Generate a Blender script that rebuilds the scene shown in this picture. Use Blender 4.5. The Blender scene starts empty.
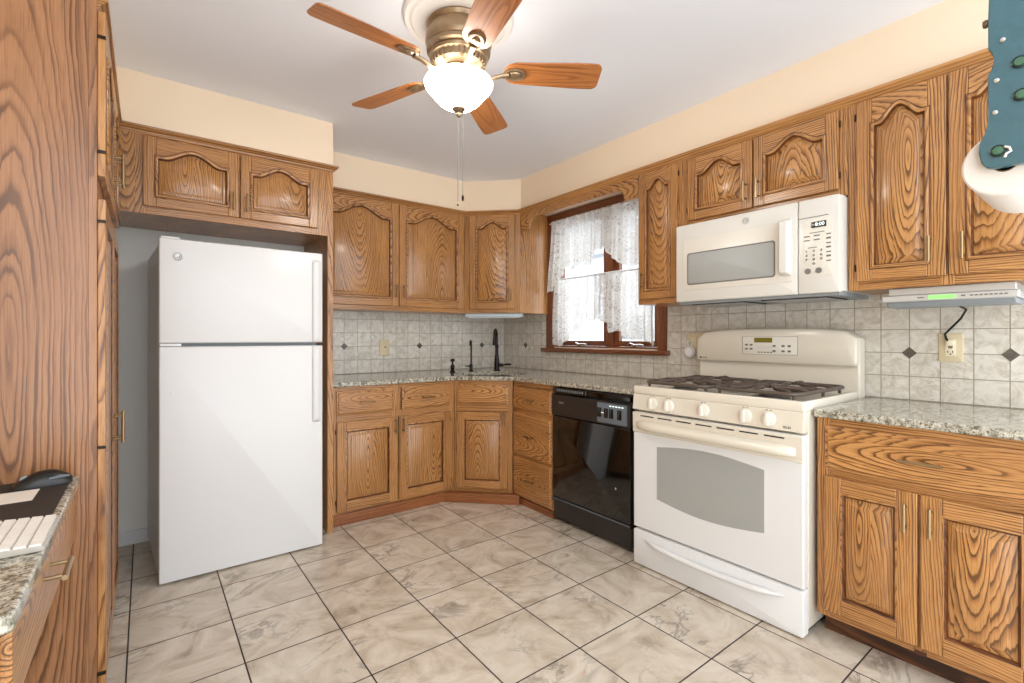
import bpy, bmesh, math, random
from mathutils import Vector, Matrix
random.seed(11)
SC = bpy.context.scene
COL = SC.collection
PI = math.pi

# ------------------------------------------------------------------ camera, world, exposure
cd = bpy.data.cameras.new('camera'); cam = bpy.data.objects.new('camera', cd); COL.objects.link(cam)
cam.location = (0, 0, 1.2); cam.rotation_euler = (PI/2, 0, -0.652)
cd.sensor_fit = 'HORIZONTAL'; cd.sensor_width = 36; cd.lens = 480/1024*36
cd.shift_y = -4/1024; cd.clip_start = 0.02
SC.camera = cam
SC.view_settings.view_transform = 'Standard'; SC.view_settings.look = 'None'
SC.view_settings.gamma = 1; SC.view_settings.use_curve_mapping = False
SC.view_settings.exposure = 0.24
SC.cycles.use_denoising = True
SC.cycles.max_bounces = 8; SC.cycles.diffuse_bounces = 5; SC.cycles.transparent_max_bounces = 16
SC.cycles.sample_clamp_indirect = 6

world = bpy.data.worlds.new('sky'); SC.world = world; world.use_nodes = True
bg = world.node_tree.nodes['Background']
bg.inputs['Color'].default_value = (0.90, 0.95, 1.0, 1); bg.inputs['Strength'].default_value = 3.0
GLOBE_STRENGTH = 30.0

# ------------------------------------------------------------------ materials
def lin(h):
    if isinstance(h, str):
        h = [int(h[i:i+2], 16)/255 for i in (0, 2, 4)]
    else:
        h = [c/255 for c in h]
    return tuple([c/12.92 if c <= .04045 else ((c+.055)/1.055)**2.4 for c in h]) + (1,)

class NT:
    def __init__(s, name):
        s.m = bpy.data.materials.new(name); s.m.use_nodes = True
        s.t = s.m.node_tree; s.b = s.t.nodes['Principled BSDF']; s.out = s.t.nodes['Material Output']
    def n(s, typ, **kw):
        nd = s.t.nodes.new(typ)
        for k, v in kw.items(): setattr(nd, k, v)
        return nd
    def l(s, a, b): s.t.links.new(a, b)
    def math(s, op, a, b=None, c=None):
        nd = s.n('ShaderNodeMath', operation=op)
        for i, x in enumerate((a, b, c)):
            if x is None: continue
            if isinstance(x, (int, float)): nd.inputs[i].default_value = x
            else: s.l(x, nd.inputs[i])
        return nd.outputs[0]
    def vec(s, op, a, b):
        nd = s.n('ShaderNodeVectorMath', operation=op)
        for i, x in enumerate((a, b)):
            if isinstance(x, tuple): nd.inputs[i].default_value = x
            else: s.l(x, nd.inputs[i])
        return nd.outputs[0]
    def noise(s, v, scale, detail=3, rough=.55, dist=0):
        nd = s.n('ShaderNodeTexNoise'); s.l(v, nd.inputs['Vector'])
        nd.inputs['Scale'].default_value = scale; nd.inputs['Detail'].default_value = detail
        nd.inputs['Roughness'].default_value = rough; nd.inputs['Distortion'].default_value = dist
        return nd
    def ramp(s, f, stops, interp='LINEAR'):
        nd = s.n('ShaderNodeValToRGB'); nd.color_ramp.interpolation = interp
        e = nd.color_ramp.elements
        while len(e) < len(stops): e.new(.5)
        for el, (p, c) in zip(e, stops):
            el.position = p; el.color = c if isinstance(c, tuple) else lin(c)
        s.l(f, nd.inputs[0]); return nd.outputs[0]
    def mix(s, f, a, b, blend='MIX'):
        nd = s.n('ShaderNodeMix', data_type='RGBA', blend_type=blend)
        for i, x in ((0, f), (6, a), (7, b)):
            if isinstance(x, (int, float)): nd.inputs[i].default_value = x
            elif isinstance(x, tuple): nd.inputs[i].default_value = x
            else: s.l(x, nd.inputs[i])
        return nd.outputs[2]
    def bump(s, h, strength, dist=.002):
        nd = s.n('ShaderNodeBump'); nd.inputs['Strength'].default_value = strength
        nd.inputs['Distance'].default_value = dist; s.l(h, nd.inputs['Height'])
        s.l(nd.outputs[0], s.b.inputs['Normal'])
    def attr(s):
        return s.n('ShaderNodeAttribute', attribute_name='grain').outputs['Vector']

def plain(name, col, rough=.5, metal=0, coat=0, spec=.5, var=.0):
    m = NT(name); b = m.b
    b.inputs['Base Color'].default_value = lin(col); b.inputs['Roughness'].default_value = rough
    b.inputs['Metallic'].default_value = metal; b.inputs['Coat Weight'].default_value = coat
    b.inputs['Coat Roughness'].default_value = .08
    b.inputs['Specular IOR Level'].default_value = spec
    tc = m.n('ShaderNodeTexCoord')
    nz = m.noise(tc.outputs['Object'], 60, 2)
    if var:
        c = m.mix(nz.outputs['Fac'], tuple(x*(1-var) for x in lin(col)[:3])+(1,), tuple(min(1, x*(1+var)) for x in lin(col)[:3])+(1,))
        m.l(c, b.inputs['Base Color'])
    return m.m

def oak(name, light='c8955c', mid='a46f3c', dark='4d2d16', rough=.3, freq=112, con=.85, cath=.17, wob=.045, board=.085):
    m = NT(name); v = m.attr()
    sp = m.n('ShaderNodeSeparateXYZ'); m.l(v, sp.inputs[0])
    a, b, c = sp.outputs
    # glued-up boards: every ~8.5 cm across the grain a new board with its own figure
    sid = m.math('FLOOR', m.math('DIVIDE', m.math('ADD', a, 7.013), board))
    wn = m.n('ShaderNodeTexWhiteNoise', noise_dimensions='1D'); m.l(sid, wn.inputs['W'])
    wc = m.n('ShaderNodeSeparateColor'); m.l(wn.outputs['Color'], wc.inputs[0])
    a = m.math('ADD', a, m.math('MULTIPLY_ADD', wc.outputs[0], .16, -.08))
    c = m.math('ADD', c, m.math('MULTIPLY_ADD', wc.outputs[1], .5, -.25))
    def cen(nd, k): return m.math('MULTIPLY', m.math('SUBTRACT', nd.outputs['Fac'], .5), k)
    low = m.noise(m.vec('MULTIPLY', v, (3.0, 3.0, 1.3)), 1.0, 1)
    midn = m.noise(m.vec('MULTIPLY', v, (14, 14, 5)), 1.0, 2)
    fine = m.noise(m.vec('MULTIPLY', v, (120, 120, 14)), 1.0, 2)
    y = m.math('ADD', m.math('MULTIPLY_ADD', c, cath, b), cen(low, wob))
    r = m.math('SQRT', m.math('ADD', m.math('MULTIPLY', a, a), m.math('MULTIPLY', y, y)))
    r = m.math('ADD', m.math('ADD', r, cen(midn, .014)), cen(fine, .0035))
    # growth rings of uneven width
    rv = m.n('ShaderNodeCombineXYZ'); m.l(r, rv.inputs[0])
    un = m.noise(rv.outputs[0], 38, 2)
    k = m.math('FRACT', m.math('ADD', m.math('MULTIPLY', r, freq), cen(un, 2.6)))
    streak = m.noise(m.vec('MULTIPLY', v, (420, 420, 11)), 1.0, 3, .65)
    vary = m.noise(m.vec('MULTIPLY', v, (7, 7, 2.0)), 1.0, 2)
    ring = m.ramp(k, [(0, (0, 0, 0, 1)), (.12, (.04, .04, .04, 1)), (.28, (.55, .55, .55, 1)), (.62, (1, 1, 1, 1)), (.92, (.95, .95, .95, 1)), (1.0, (.25, .25, .25, 1))])
    amt = m.ramp(vary.outputs['Fac'], [(.34, (.42, .42, .42, 1)), (.62, (1, 1, 1, 1))])
    q = m.math('SUBTRACT', 1, m.math('MULTIPLY', m.math('SUBTRACT', 1, ring), amt))
    # open pores: short dark dashes, denser in the early wood
    pore = m.ramp(streak.outputs['Fac'], [(.36, (0, 0, 0, 1)), (.52, (1, 1, 1, 1))])
    q = m.math('MULTIPLY', q, m.math('ADD', .62, m.math('MULTIPLY', pore, .38)))
    ramp = m.ramp(q, [(0, dark), (.18, dark), (.55, mid), (1.0, light)])
    tone = m.noise(m.vec('MULTIPLY', v, (6, 6, .9)), 1.0, 2)
    tn = m.ramp(tone.outputs['Fac'], [(.3, (.80, .75, .70, 1)), (.7, (1.08, 1.07, 1.05, 1))])
    flat = m.mix(con, m.ramp(tone.outputs['Fac'], [(0, mid), (1, light)]), ramp)
    col = m.mix(1.0, flat, tn, 'MULTIPLY')
    m.l(col, m.b.inputs['Base Color'])
    m.b.inputs['Roughness'].default_value = rough
    m.b.inputs['Coat Weight'].default_value = .25; m.b.inputs['Coat Roughness'].default_value = .16
    m.bump(streak.outputs['Fac'], .25, .0006)
    return m.m

def granite(name):
    m = NT(name); tc = m.n('ShaderNodeTexCoord'); v = tc.outputs['Object']
    n1 = m.noise(v, 55, 5, .7, .6); n2 = m.noise(v, 120, 3, .7)
    vo = m.n('ShaderNodeTexVoronoi'); m.l(v, vo.inputs['Vector']); vo.inputs['Scale'].default_value = 170
    base = m.ramp(n1.outputs['Fac'], [(.30, '43443f'), (.42, '7d7a6c'), (.5, 'b5afa0'), (.62, 'd8d5c9'), (.75, '958d7b')])
    dk = m.ramp(n2.outputs['Fac'], [(.36, (0, 0, 0, 1)), (.44, (1, 1, 1, 1))])
    col = m.mix(dk, lin('2c2e2c'), base)
    gr = m.ramp(vo.outputs['Color'], [(0.0, (.75, .75, .72, 1)), (1, (1.08, 1.06, 1.02, 1))])
    col = m.mix(1.0, col, gr, 'MULTIPLY')
    m.l(col, m.b.inputs['Base Color']); m.b.inputs['Roughness'].default_value = .09
    m.b.inputs['Specular IOR Level'].default_value = .7
    return m.m

def tile(name, px, py, ox, oy, gw, cols, grout, rough, veins, marb=6.0, axis=None, tvar=.12):
    """cells of px by py (metres) in the 'grain' attribute's first two axes"""
    m = NT(name); v = m.attr(); sp = m.n('ShaderNodeSeparateXYZ'); m.l(v, sp.inputs[0])
    u = m.math('DIVIDE', m.math('SUBTRACT', sp.outputs[0], ox), px)
    w = m.math('DIVIDE', m.math('SUBTRACT', sp.outputs[1], oy), py)
    def edge(t, p):
        f = m.math('FRACT', t)
        d = m.math('MULTIPLY', m.math('MINIMUM', f, m.math('SUBTRACT', 1, f)), p)
        return d
    d = m.math('MINIMUM', edge(u, px), edge(w, py))
    mask = m.ramp(m.math('DIVIDE', d, gw), [(.42, (0, 0, 0, 1)), (.58, (1, 1, 1, 1))])
    cell = m.n('ShaderNodeCombineXYZ'); m.l(m.math('FLOOR', u), cell.inputs[0]); m.l(m.math('FLOOR', w), cell.inputs[1])
    wn = m.n('ShaderNodeTexWhiteNoise', noise_dimensions='3D'); m.l(cell.outputs[0], wn.inputs['Vector'])
    off = m.vec('MULTIPLY', wn.outputs['Color'], (17, 13, 11))
    pv = m.vec('ADD', v, off)
    n1 = m.noise(pv, marb, 6, .62, 1.6)
    col = m.ramp(n1.outputs['Fac'], [(p, c) for p, c in cols])
    # thin dark veins: ridges of a stretched noise
    if veins:
        n2 = m.noise(m.vec('MULTIPLY', pv, (1.0, 1.7, 1.0)), marb*.62, 5, .6, 1.3)
        rd = m.math('ABSOLUTE', m.math('SUBTRACT', n2.outputs['Fac'], .5))
        n3 = m.noise(pv, marb*.5, 2)
        vm = m.math('MULTIPLY', m.ramp(rd, [(0, (1, 1, 1, 1)), (.035, (0, 0, 0, 1))]), m.ramp(n3.outputs['Fac'], [(.48, (0, 0, 0, 1)), (.66, (1, 1, 1, 1))]))
        col = m.mix(m.math('MULTIPLY', vm, veins[1]), col, lin(veins[0]))
    tv = m.math('MULTIPLY_ADD', wn.outputs['Value'], tvar, 1-tvar*.6)
    col = m.mix(1.0, col, m.mix(tv, (0, 0, 0, 1), (1, 1, 1, 1)), 'MULTIPLY')
    col = m.mix(mask, lin(grout), col)
    m.l(col, m.b.inputs['Base Color'])
    rr = m.math('MULTIPLY_ADD', mask, rough-.8, .8); m.l(rr, m.b.inputs['Roughness'])
    m.bump(mask, .6, .002)
    return m.m

M = {}
M['oak'] = oak('oak_stained')
M['oak_groove'] = oak('oak_groove_dark', '7a4a26', '5a3216', '331a0a', .35)  # oak in darker tones for the groove strips along the door beads
M['oak_panel'] = oak('oak_pantry_side', 'b07f58', '956743', '5f3e28', .34, 74, .85, .13, .085, .33)
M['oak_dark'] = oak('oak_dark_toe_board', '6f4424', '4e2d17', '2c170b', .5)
M['oak_mould'] = oak('oak_base_board', 'a5683a', '874d28', '54301a', .42)
M['trim_red'] = oak('red_stained_window_wood', '8e5230', '74401f', '4a2612', .3, 110)
M['blade'] = oak('fan_blade_wood', 'bf7c42', 'a9683a', '7d4a24', .32, 70, .7, .05, .03)
M['granite'] = granite('speckled_granite')
M['floor'] = tile('marbled_floor_tile', .347, .343, .292, 1.316, .0055,
    [(.25, '9a8c7c'), (.38, 'bfb09d'), (.50, 'd0c3b1'), (.64, 'dcd2c3'), (.76, 'bfa589')], '332b26', .26, ('66635d', .7), 4.2)
M['splash'] = tile('backsplash_tile', .1069, .107, 1.225, 1.130, .0034,
    [(.25, 'b3aa9b'), (.42, 'cfc8ba'), (.55, 'dcd7cc'), (.75, 'e6e2d9')], '9c9080', .2, ('a89c88', .5), 14, tvar=.10)
M['splash_r'] = tile('backsplash_tile_side', .1069, .107, .427, 1.130, .0034,
    [(.25, 'b3aa9b'), (.42, 'cfc8ba'), (.55, 'dcd7cc'), (.75, 'e6e2d9')], '9c9080', .2, ('a89c88', .5), 14, tvar=.10)
M['accent'] = plain('accent_stone', '5b564e', .25, var=.5)
M['wall'] = plain('cream_paint', 'f3dfc4', .75)
M['wall_grey'] = plain('pale_grey_paint', 'fafaf5', .75)
M['ceiling'] = plain('white_ceiling_paint', 'eef1f7', .85)
M['white'] = plain('white_enamel', 'e5e5e4', .3)
M['fridge_side'] = plain('pale_grey_enamel', 'd9d6cf', .3)
M['bisque'] = plain('off_white_enamel', 'e2dac9', .2, coat=.2)
M['bisque_plastic'] = plain('off_white_plastic', 'e3ddd0', .3)
M['mwhite'] = plain('microwave_plastic', 'dfdbd2', .28)
M['grey_glass'] = plain('grey_oven_glass', 'a5a6a2', .08, coat=.4)
M['mw_glass'] = plain('grey_perforated_window', 'a9aaa6', .45)
M['gasket'] = plain('grey_gasket', '8f9496', .5)
M['seam'] = plain('dark_seam', '1c1a18', .6)
M['black'] = plain('black_gloss', '0a0908', .05, coat=.6)
M['black_panel'] = plain('black_plastic', '2a2522', .3)
M['dw_grey'] = plain('grey_plastic', '6a737a', .35)
M['chrome'] = plain('chrome', 'd8d8d6', .15, metal=1)
M['silver'] = plain('silver_plastic', 'c9c9c6', .3, metal=.4)
M['bronze'] = plain('dark_bronze', '1d1714', .25, metal=.6)
M['pull'] = plain('aged_brass_pull', 'a08a68', .28, metal=.9)
M['hinge'] = plain('dark_hinge', '2a211a', .4, metal=.6)
M['iron'] = plain('cast_iron', '54463c', .42, spec=.6, var=.35)
M['burner'] = plain('burner_cap', '4a443f', .4)
M['fanmetal'] = plain('brushed_bronze_nickel', '9c8569', .3, metal=.8, var=.15)
M['medallion'] = plain('white_plaster', 'ece8e2', .6)
M['rubber'] = plain('black_rubber', '121212', .6)
M['ivory'] = plain('ivory_plate', 'd2c3a0', .4)
M['ivory2'] = plain('ivory_switch', 'e3d9bd', .35)
M['puck'] = plain('pale_lilac_plastic', 'd9d2d6', .4)
M['teal'] = plain('teal_painted_wood', '40656f', .32, coat=.2, var=.18)
M['green'] = plain('green_glass_button', '3c6a50', .2, coat=.5, var=.3)
M['greenrim'] = plain('dark_green_rim', '16261f', .3)
M['paper'] = plain('white_paper_towel', 'e6ded4', .9)
M['card'] = plain('cardboard_core', '6b5640', .8)
M['mousepad'] = plain('dark_desk_mat', '2e2824', .7)
M['mouse'] = plain('black_mouse_plastic', '121314', .3)
M['keys'] = plain('white_key_plastic', 'f0ede6', .4)
M['keyboard'] = plain('silver_keyboard_body', 'b9b4aa', .4)
M['tube'] = plain('pale_blue_white_plastic', 'c9d6dc', .4)
M['text'] = plain('grey_print', '77736c', .6)
M['textdk'] = plain('dark_print', '3a3835', .6)
M['vinyl'] = plain('white_vinyl', 'eceef0', .4)
M['siding'] = plain('pale_siding', 'd6dade', .6)
M['roofing'] = plain('grey_shingle', 'b3b6ba', .8)

def emis(name, col, st, base=None):
    m = NT(name)
    m.b.inputs['Base Color'].default_value = lin(base or col); m.b.inputs['Emission Color'].default_value = lin(col)
    m.b.inputs['Emission Strength'].default_value = st; m.b.inputs['Roughness'].default_value = .3
    return m.m
M['globe'] = emis('lit_frosted_glass', 'fff9ef', GLOBE_STRENGTH)
M['globe_top'] = emis('lit_glass_rim', 'fff9ef', 8.0)
M['lcd'] = emis('green_lcd', '7fd86a', .8)
M['lcd2'] = emis('amber_lcd', '7a6d1c', .5, '3a3510')
M['lcdoff'] = plain('dark_display', '35302a', .2)
M['digit'] = emis('lit_digits', 'dfe9e6', .9)

def glass():
    m = NT('window_glass'); m.t.nodes.remove(m.b)
    tr = m.n('ShaderNodeBsdfTransparent'); gl = m.n('ShaderNodeBsdfGlossy'); gl.inputs['Roughness'].default_value = .02
    mx = m.n('ShaderNodeMixShader'); mx.inputs[0].default_value = .05
    m.l(tr.outputs[0], mx.inputs[1]); m.l(gl.outputs[0], mx.inputs[2]); m.l(mx.outputs[0], m.out.inputs[0])
    return m.m
M['glass'] = glass()

def lace():
    m = NT('white_lace'); m.t.nodes.remove(m.b); v = m.attr()
    vo = m.n('ShaderNodeTexVoronoi'); m.l(v, vo.inputs['Vector']); vo.inputs['Scale'].default_value = 62
    holes = m.ramp(vo.outputs['Distance'], [(.20, (0, 0, 0, 1)), (.34, (1, 1, 1, 1))])
    big = m.noise(v, 13, 2)
    solid = m.ramp(big.outputs['Fac'], [(.44, (0, 0, 0, 1)), (.54, (1, 1, 1, 1))])
    fac = m.math('MULTIPLY_ADD', m.math('MULTIPLY', holes, .55), 1.0, m.math('MULTIPLY_ADD', solid, .20, .30))
    tr = m.n('ShaderNodeBsdfTransparent'); df = m.n('ShaderNodeBsdfDiffuse'); tl = m.n('ShaderNodeBsdfTranslucent')
    df.inputs[0].default_value = lin('f0ede6'); tl.inputs[0].default_value = lin('f4f4f0')
    a = m.n('ShaderNodeMixShader'); a.inputs[0].default_value = .6; m.l(df.outputs[0], a.inputs[1]); m.l(tl.outputs[0], a.inputs[2])
    b = m.n('ShaderNodeMixShader'); m.l(m.math('MINIMUM', fac, .95), b.inputs[0]); m.l(tr.outputs[0], b.inputs[1]); m.l(a.outputs[0], b.inputs[2])
    m.l(b.outputs[0], m.out.inputs[0]); return m.m
M['lace'] = lace()

# ------------------------------------------------------------------ mesh builder
class MB:
    def __init__(s): s.v = []; s.f = []; s.m = []; s.g = []; s.mats = []
    def mi(s, mat):
        mat = M[mat] if isinstance(mat, str) else mat
        if mat not in s.mats: s.mats.append(mat)
        return s.mats.index(mat)
    def add(s, vs, fs, mat, grain=None):
        b = len(s.v); i = s.mi(mat)
        s.v += [tuple(p) for p in vs]; s.f += [[k+b for k in f] for f in fs]; s.m += [i]*len(fs)
        if callable(grain): s.g += [grain(p) for p in vs]; return s
        ax = {'z': (0, 1, 2), 'x': (2, 1, 0), 'y': (0, 2, 1), None: (0, 1, 2)}[grain]
        rg = [max(p[k] for p in vs)-min(p[k] for p in vs) for k in range(3)]
        if rg[ax[1]] > rg[ax[0]]: ax = (ax[1], ax[0], ax[2])   # figure shows on the wide face
        n = len(vs); ce = [sum(p[k] for p in vs)/n for k in range(3)]
        ext = max(p[ax[0]] for p in vs)-min(p[ax[0]] for p in vs)
        oa = random.uniform(-.32, .32)*ext if ext > .1 else random.choice((-1, 1))*random.uniform(.10, .24); ob = random.uniform(-.03, .05); oc = random.uniform(-.35, .35); sg = random.choice((-1, 1))
        for p in vs:
            s.g.append((p[ax[0]]-ce[ax[0]]+oa, p[ax[1]]-ce[ax[1]]+ob, sg*(p[ax[2]]-ce[ax[2]])+oc))
        return s
    def box(s, x0, x1, y0, y1, z0, z1, mat, grain='z'):
        vs = [(x, y, z) for z in (z0, z1) for y in (y0, y1) for x in (x0, x1)]
        fs = [(0, 2, 3, 1), (4, 5, 7, 6), (0, 1, 5, 4), (2, 6, 7, 3), (0, 4, 6, 2), (1, 3, 7, 5)]
        return s.add(vs, fs, mat, grain)
    def prism(s, poly, axis, a, b, mat, grain=None):
        """poly 2D: axis 'y' -> (x,z); 'x' -> (y,z); 'z' -> (x,y)"""
        P = {'y': lambda p, t: (p[0], t, p[1]), 'x': lambda p, t: (t, p[0], p[1]), 'z': lambda p, t: (p[0], p[1], t)}[axis]
        n = len(poly); vs = [P(p, a) for p in poly]+[P(p, b) for p in poly]
        fs = [list(range(n)), list(range(2*n-1, n-1, -1))]+[(i, i+n, (i+1) % n+n, (i+1) % n) for i in range(n)]
        return s.add(vs, fs, mat, grain)
    def loft(s, rings, mat, closed=True, cap0=False, cap1=False, grain=None):
        n = len(rings[0]); vs = [p for r in rings for p in r]; fs = []
        path = None
        if grain == 'path':   # grain runs along the ring
            path = []; o1 = random.uniform(.1, .2); o2 = random.uniform(-1, 1)
            for i, r in enumerate(rings):
                L = 0
                for j in range(n):
                    if j: L += math.dist(r[j], r[j-1])
                    path.append((o1+i*.004, .03, L+o2))
            grain = None
        for i in range(len(rings)-1):
            for j in range(n if closed else n-1):
                fs.append((i*n+j, i*n+(j+1) % n, (i+1)*n+(j+1) % n, (i+1)*n+j))
        if cap0: fs.append(list(range(n-1, -1, -1)))
        if cap1: fs.append([(len(rings)-1)*n+j for j in range(n)])
        s.add(vs, fs, mat, grain)
        if path: s.g[-len(path):] = path
        return s
    def lathe(s, prof, c, mat, axis='z', n=24, grain=None):
        rings = []
        for r, h in prof:
            ring = []
            for k in range(n):
                t = 2*PI*k/n; a, b = r*math.cos(t), r*math.sin(t)
                ring.append({'z': (c[0]+a, c[1]+b, c[2]+h), 'y': (c[0]+a, c[1]+h, c[2]+b), 'x': (c[0]+h, c[1]+a, c[2]+b)}[axis])
            rings.append(ring)
        return s.loft(rings, mat, True, True, True, grain)
    def tube(s, pts, r, mat, n=10, sx=1.0):
        pts = [Vector(p) for p in pts]; rr = r if isinstance(r, (list, tuple)) else [r]*len(pts); rings = []; up = None
        for i, p in enumerate(pts):
            d = (pts[min(i+1, len(pts)-1)]-pts[max(i-1, 0)]).normalized()
            if up is None: up = Vector((0, 0, 1)) if abs(d.z) < .9 else Vector((0, 1, 0))
            a = d.cross(up).normalized(); b = a.cross(d).normalized(); up = b
            rings.append([p+a*rr[i]*sx*math.cos(2*PI*k/n)+b*rr[i]*math.sin(2*PI*k/n) for k in range(n)])
        return s.loft(rings, mat, True, True, True)
    def rbox(s, x0, x1, z0, z1, y0, y1, r, mat, er=.004, seg=6, grain=None):
        """rounded-corner slab in the x-z plane, front at y0 with eased edge, back at y1"""
        def ring(ins, y):
            out = []; q = max(r-ins, .0005)
            for cx, cz, a0 in ((x1-ins-q, z1-ins-q, 0), (x0+ins+q, z1-ins-q, 90), (x0+ins+q, z0+ins+q, 180), (x1-ins-q, z0+ins+q, 270)):
                for k in range(seg+1):
                    t = math.radians(a0+90*k/seg); out.append((cx+q*math.cos(t), y, cz+q*math.sin(t)))
            return out
        return s.loft([ring(0, y1), ring(0, y0+er), ring(er*.3, y0+er*.3), ring(er, y0)], mat, True, True, True, grain)
    def build(s, name, parent=None, bevel=0, smooth=35, loc=None):
        me = bpy.data.meshes.new(name); me.from_pydata(s.v, [], s.f); me.update()
        for m in s.mats: me.materials.append(m)
        me.polygons.foreach_set('material_index', s.m)
        at = me.attributes.new('grain', 'FLOAT_VECTOR', 'POINT'); at.data.foreach_set('vector', [c for g in s.g for c in g])
        bm = bmesh.new(); bm.from_mesh(me); bmesh.ops.recalc_face_normals(bm, faces=bm.faces[:]); bm.to_mesh(me); bm.free()
        me.polygons.foreach_set('use_smooth', [True]*len(me.polygons))
        me.set_sharp_from_angle(angle=math.radians(smooth))
        o = bpy.data.objects.new(name, me); COL.objects.link(o)
        if parent: o.parent = parent
        if loc: o.location = loc
        if bevel:
            bv = o.modifiers.new('bevel', 'BEVEL'); bv.width = bevel; bv.segments = 2; bv.limit_method = 'ANGLE'; bv.angle_limit = math.radians(40)
            bv.harden_normals = False
        return o

def tag(o, label, cat, group=None):
    o['label'] = label; o['category'] = cat
    if group: o['group'] = group
    return o
def thing(name, label, cat, loc=(0, 0, 0), rz=0, group=None):
    o = bpy.data.objects.new(name, None); COL.objects.link(o); o.location = loc; o.rotation_euler = (0, 0, rz); o.empty_display_size = .1
    return tag(o, label, cat, group)
def struct(o): o['kind'] = 'structure'; return o
def part_label(o, l): o['label'] = l; return o

def copytext(s, size, mat, name, parent, loc, rot, ext=.0006):
    cu = bpy.data.curves.new(name, 'FONT'); cu.body = s; cu.size = size; cu.extrude = ext; cu.align_x = 'CENTER'; cu.align_y = 'CENTER'
    tmp = bpy.data.objects.new('tmp', cu); COL.objects.link(tmp)
    bpy.context.view_layer.update()
    me = bpy.data.meshes.new_from_object(tmp.evaluated_get(bpy.context.evaluated_depsgraph_get()))
    bpy.data.objects.remove(tmp); me.materials.clear(); me.materials.append(M[mat])
    o = bpy.data.objects.new(name, me); COL.objects.link(o); o.parent = parent; o.location = loc; o.rotation_euler = rot
    return o
FR = (PI/2, 0, 0)   # text upright, facing local -y

# ------------------------------------------------------------------ room shell
X1, Y1, ZC = 2.78, 3.76, 2.51        # right wall, back wall, ceiling
XL = -.78
def gxy(p): return (p[0], p[1], 0)
def gxz(p): return (p[0], p[2], 0)
def gyz(p): return (p[1], p[2], 0)
b = MB(); b.box(XL, X1+.1, -.8, Y1+.1, -.08, 0, 'floor', gxy); struct(b.build('floor'))
b = MB(); b.box(XL, X1+.1, -.6, Y1+.1, ZC, ZC+.08, 'ceiling'); struct(b.build('ceiling'))
b = MB(); b.box(XL, X1+.12, Y1, Y1+.1, 0, ZC, 'wall'); struct(b.build('wall_back'))
b = MB(); b.box(XL, .885, 3.56, Y1, 0, ZC, 'wall_grey'); struct(b.build('wall_alcove'))
b = MB(); b.box(XL-.1, XL, -.6, Y1+.1, 0, ZC, 'wall'); struct(b.build('wall_left'))
WY0, WY1, WZ0, WZ1 = 1.99, 3.045, 1.12, 2.19
b = MB()
b.box(X1, X1+.12, .0, WY0, 0, ZC, 'wall'); b.box(X1, X1+.12, WY1, Y1, 0, ZC, 'wall')
b.box(X1, X1+.12, WY0, WY1, 0, WZ0, 'wall'); b.box(X1, X1+.12, WY0, WY1, WZ1, ZC, 'wall')
struct(b.build('wall_right'))
# soffits above the wall cabinets
ZT = 2.25
b = MB(); b.box(XL, .912, 3.0, 3.56, ZT, ZC, 'wall'); struct(b.build('trim_1'))
b = MB(); b.prism([(.912, 3.45), (2.137, 3.45), (2.472, 3.115), (2.472, .0), (X1, .0), (X1, Y1), (.912, Y1)], 'z', ZT, ZC, 'wall'); struct(b.build('trim_2'))
b = MB(); b.box(XL, -.125, 1.955, 3.0, ZT+.001, ZC, 'wall'); struct(b.build('trim_3'))
b = MB(); b.box(XL, .885, 3.548, 3.56, 0, .08, 'vinyl'); struct(b.build('baseboard_back', bevel=.003))

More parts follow.
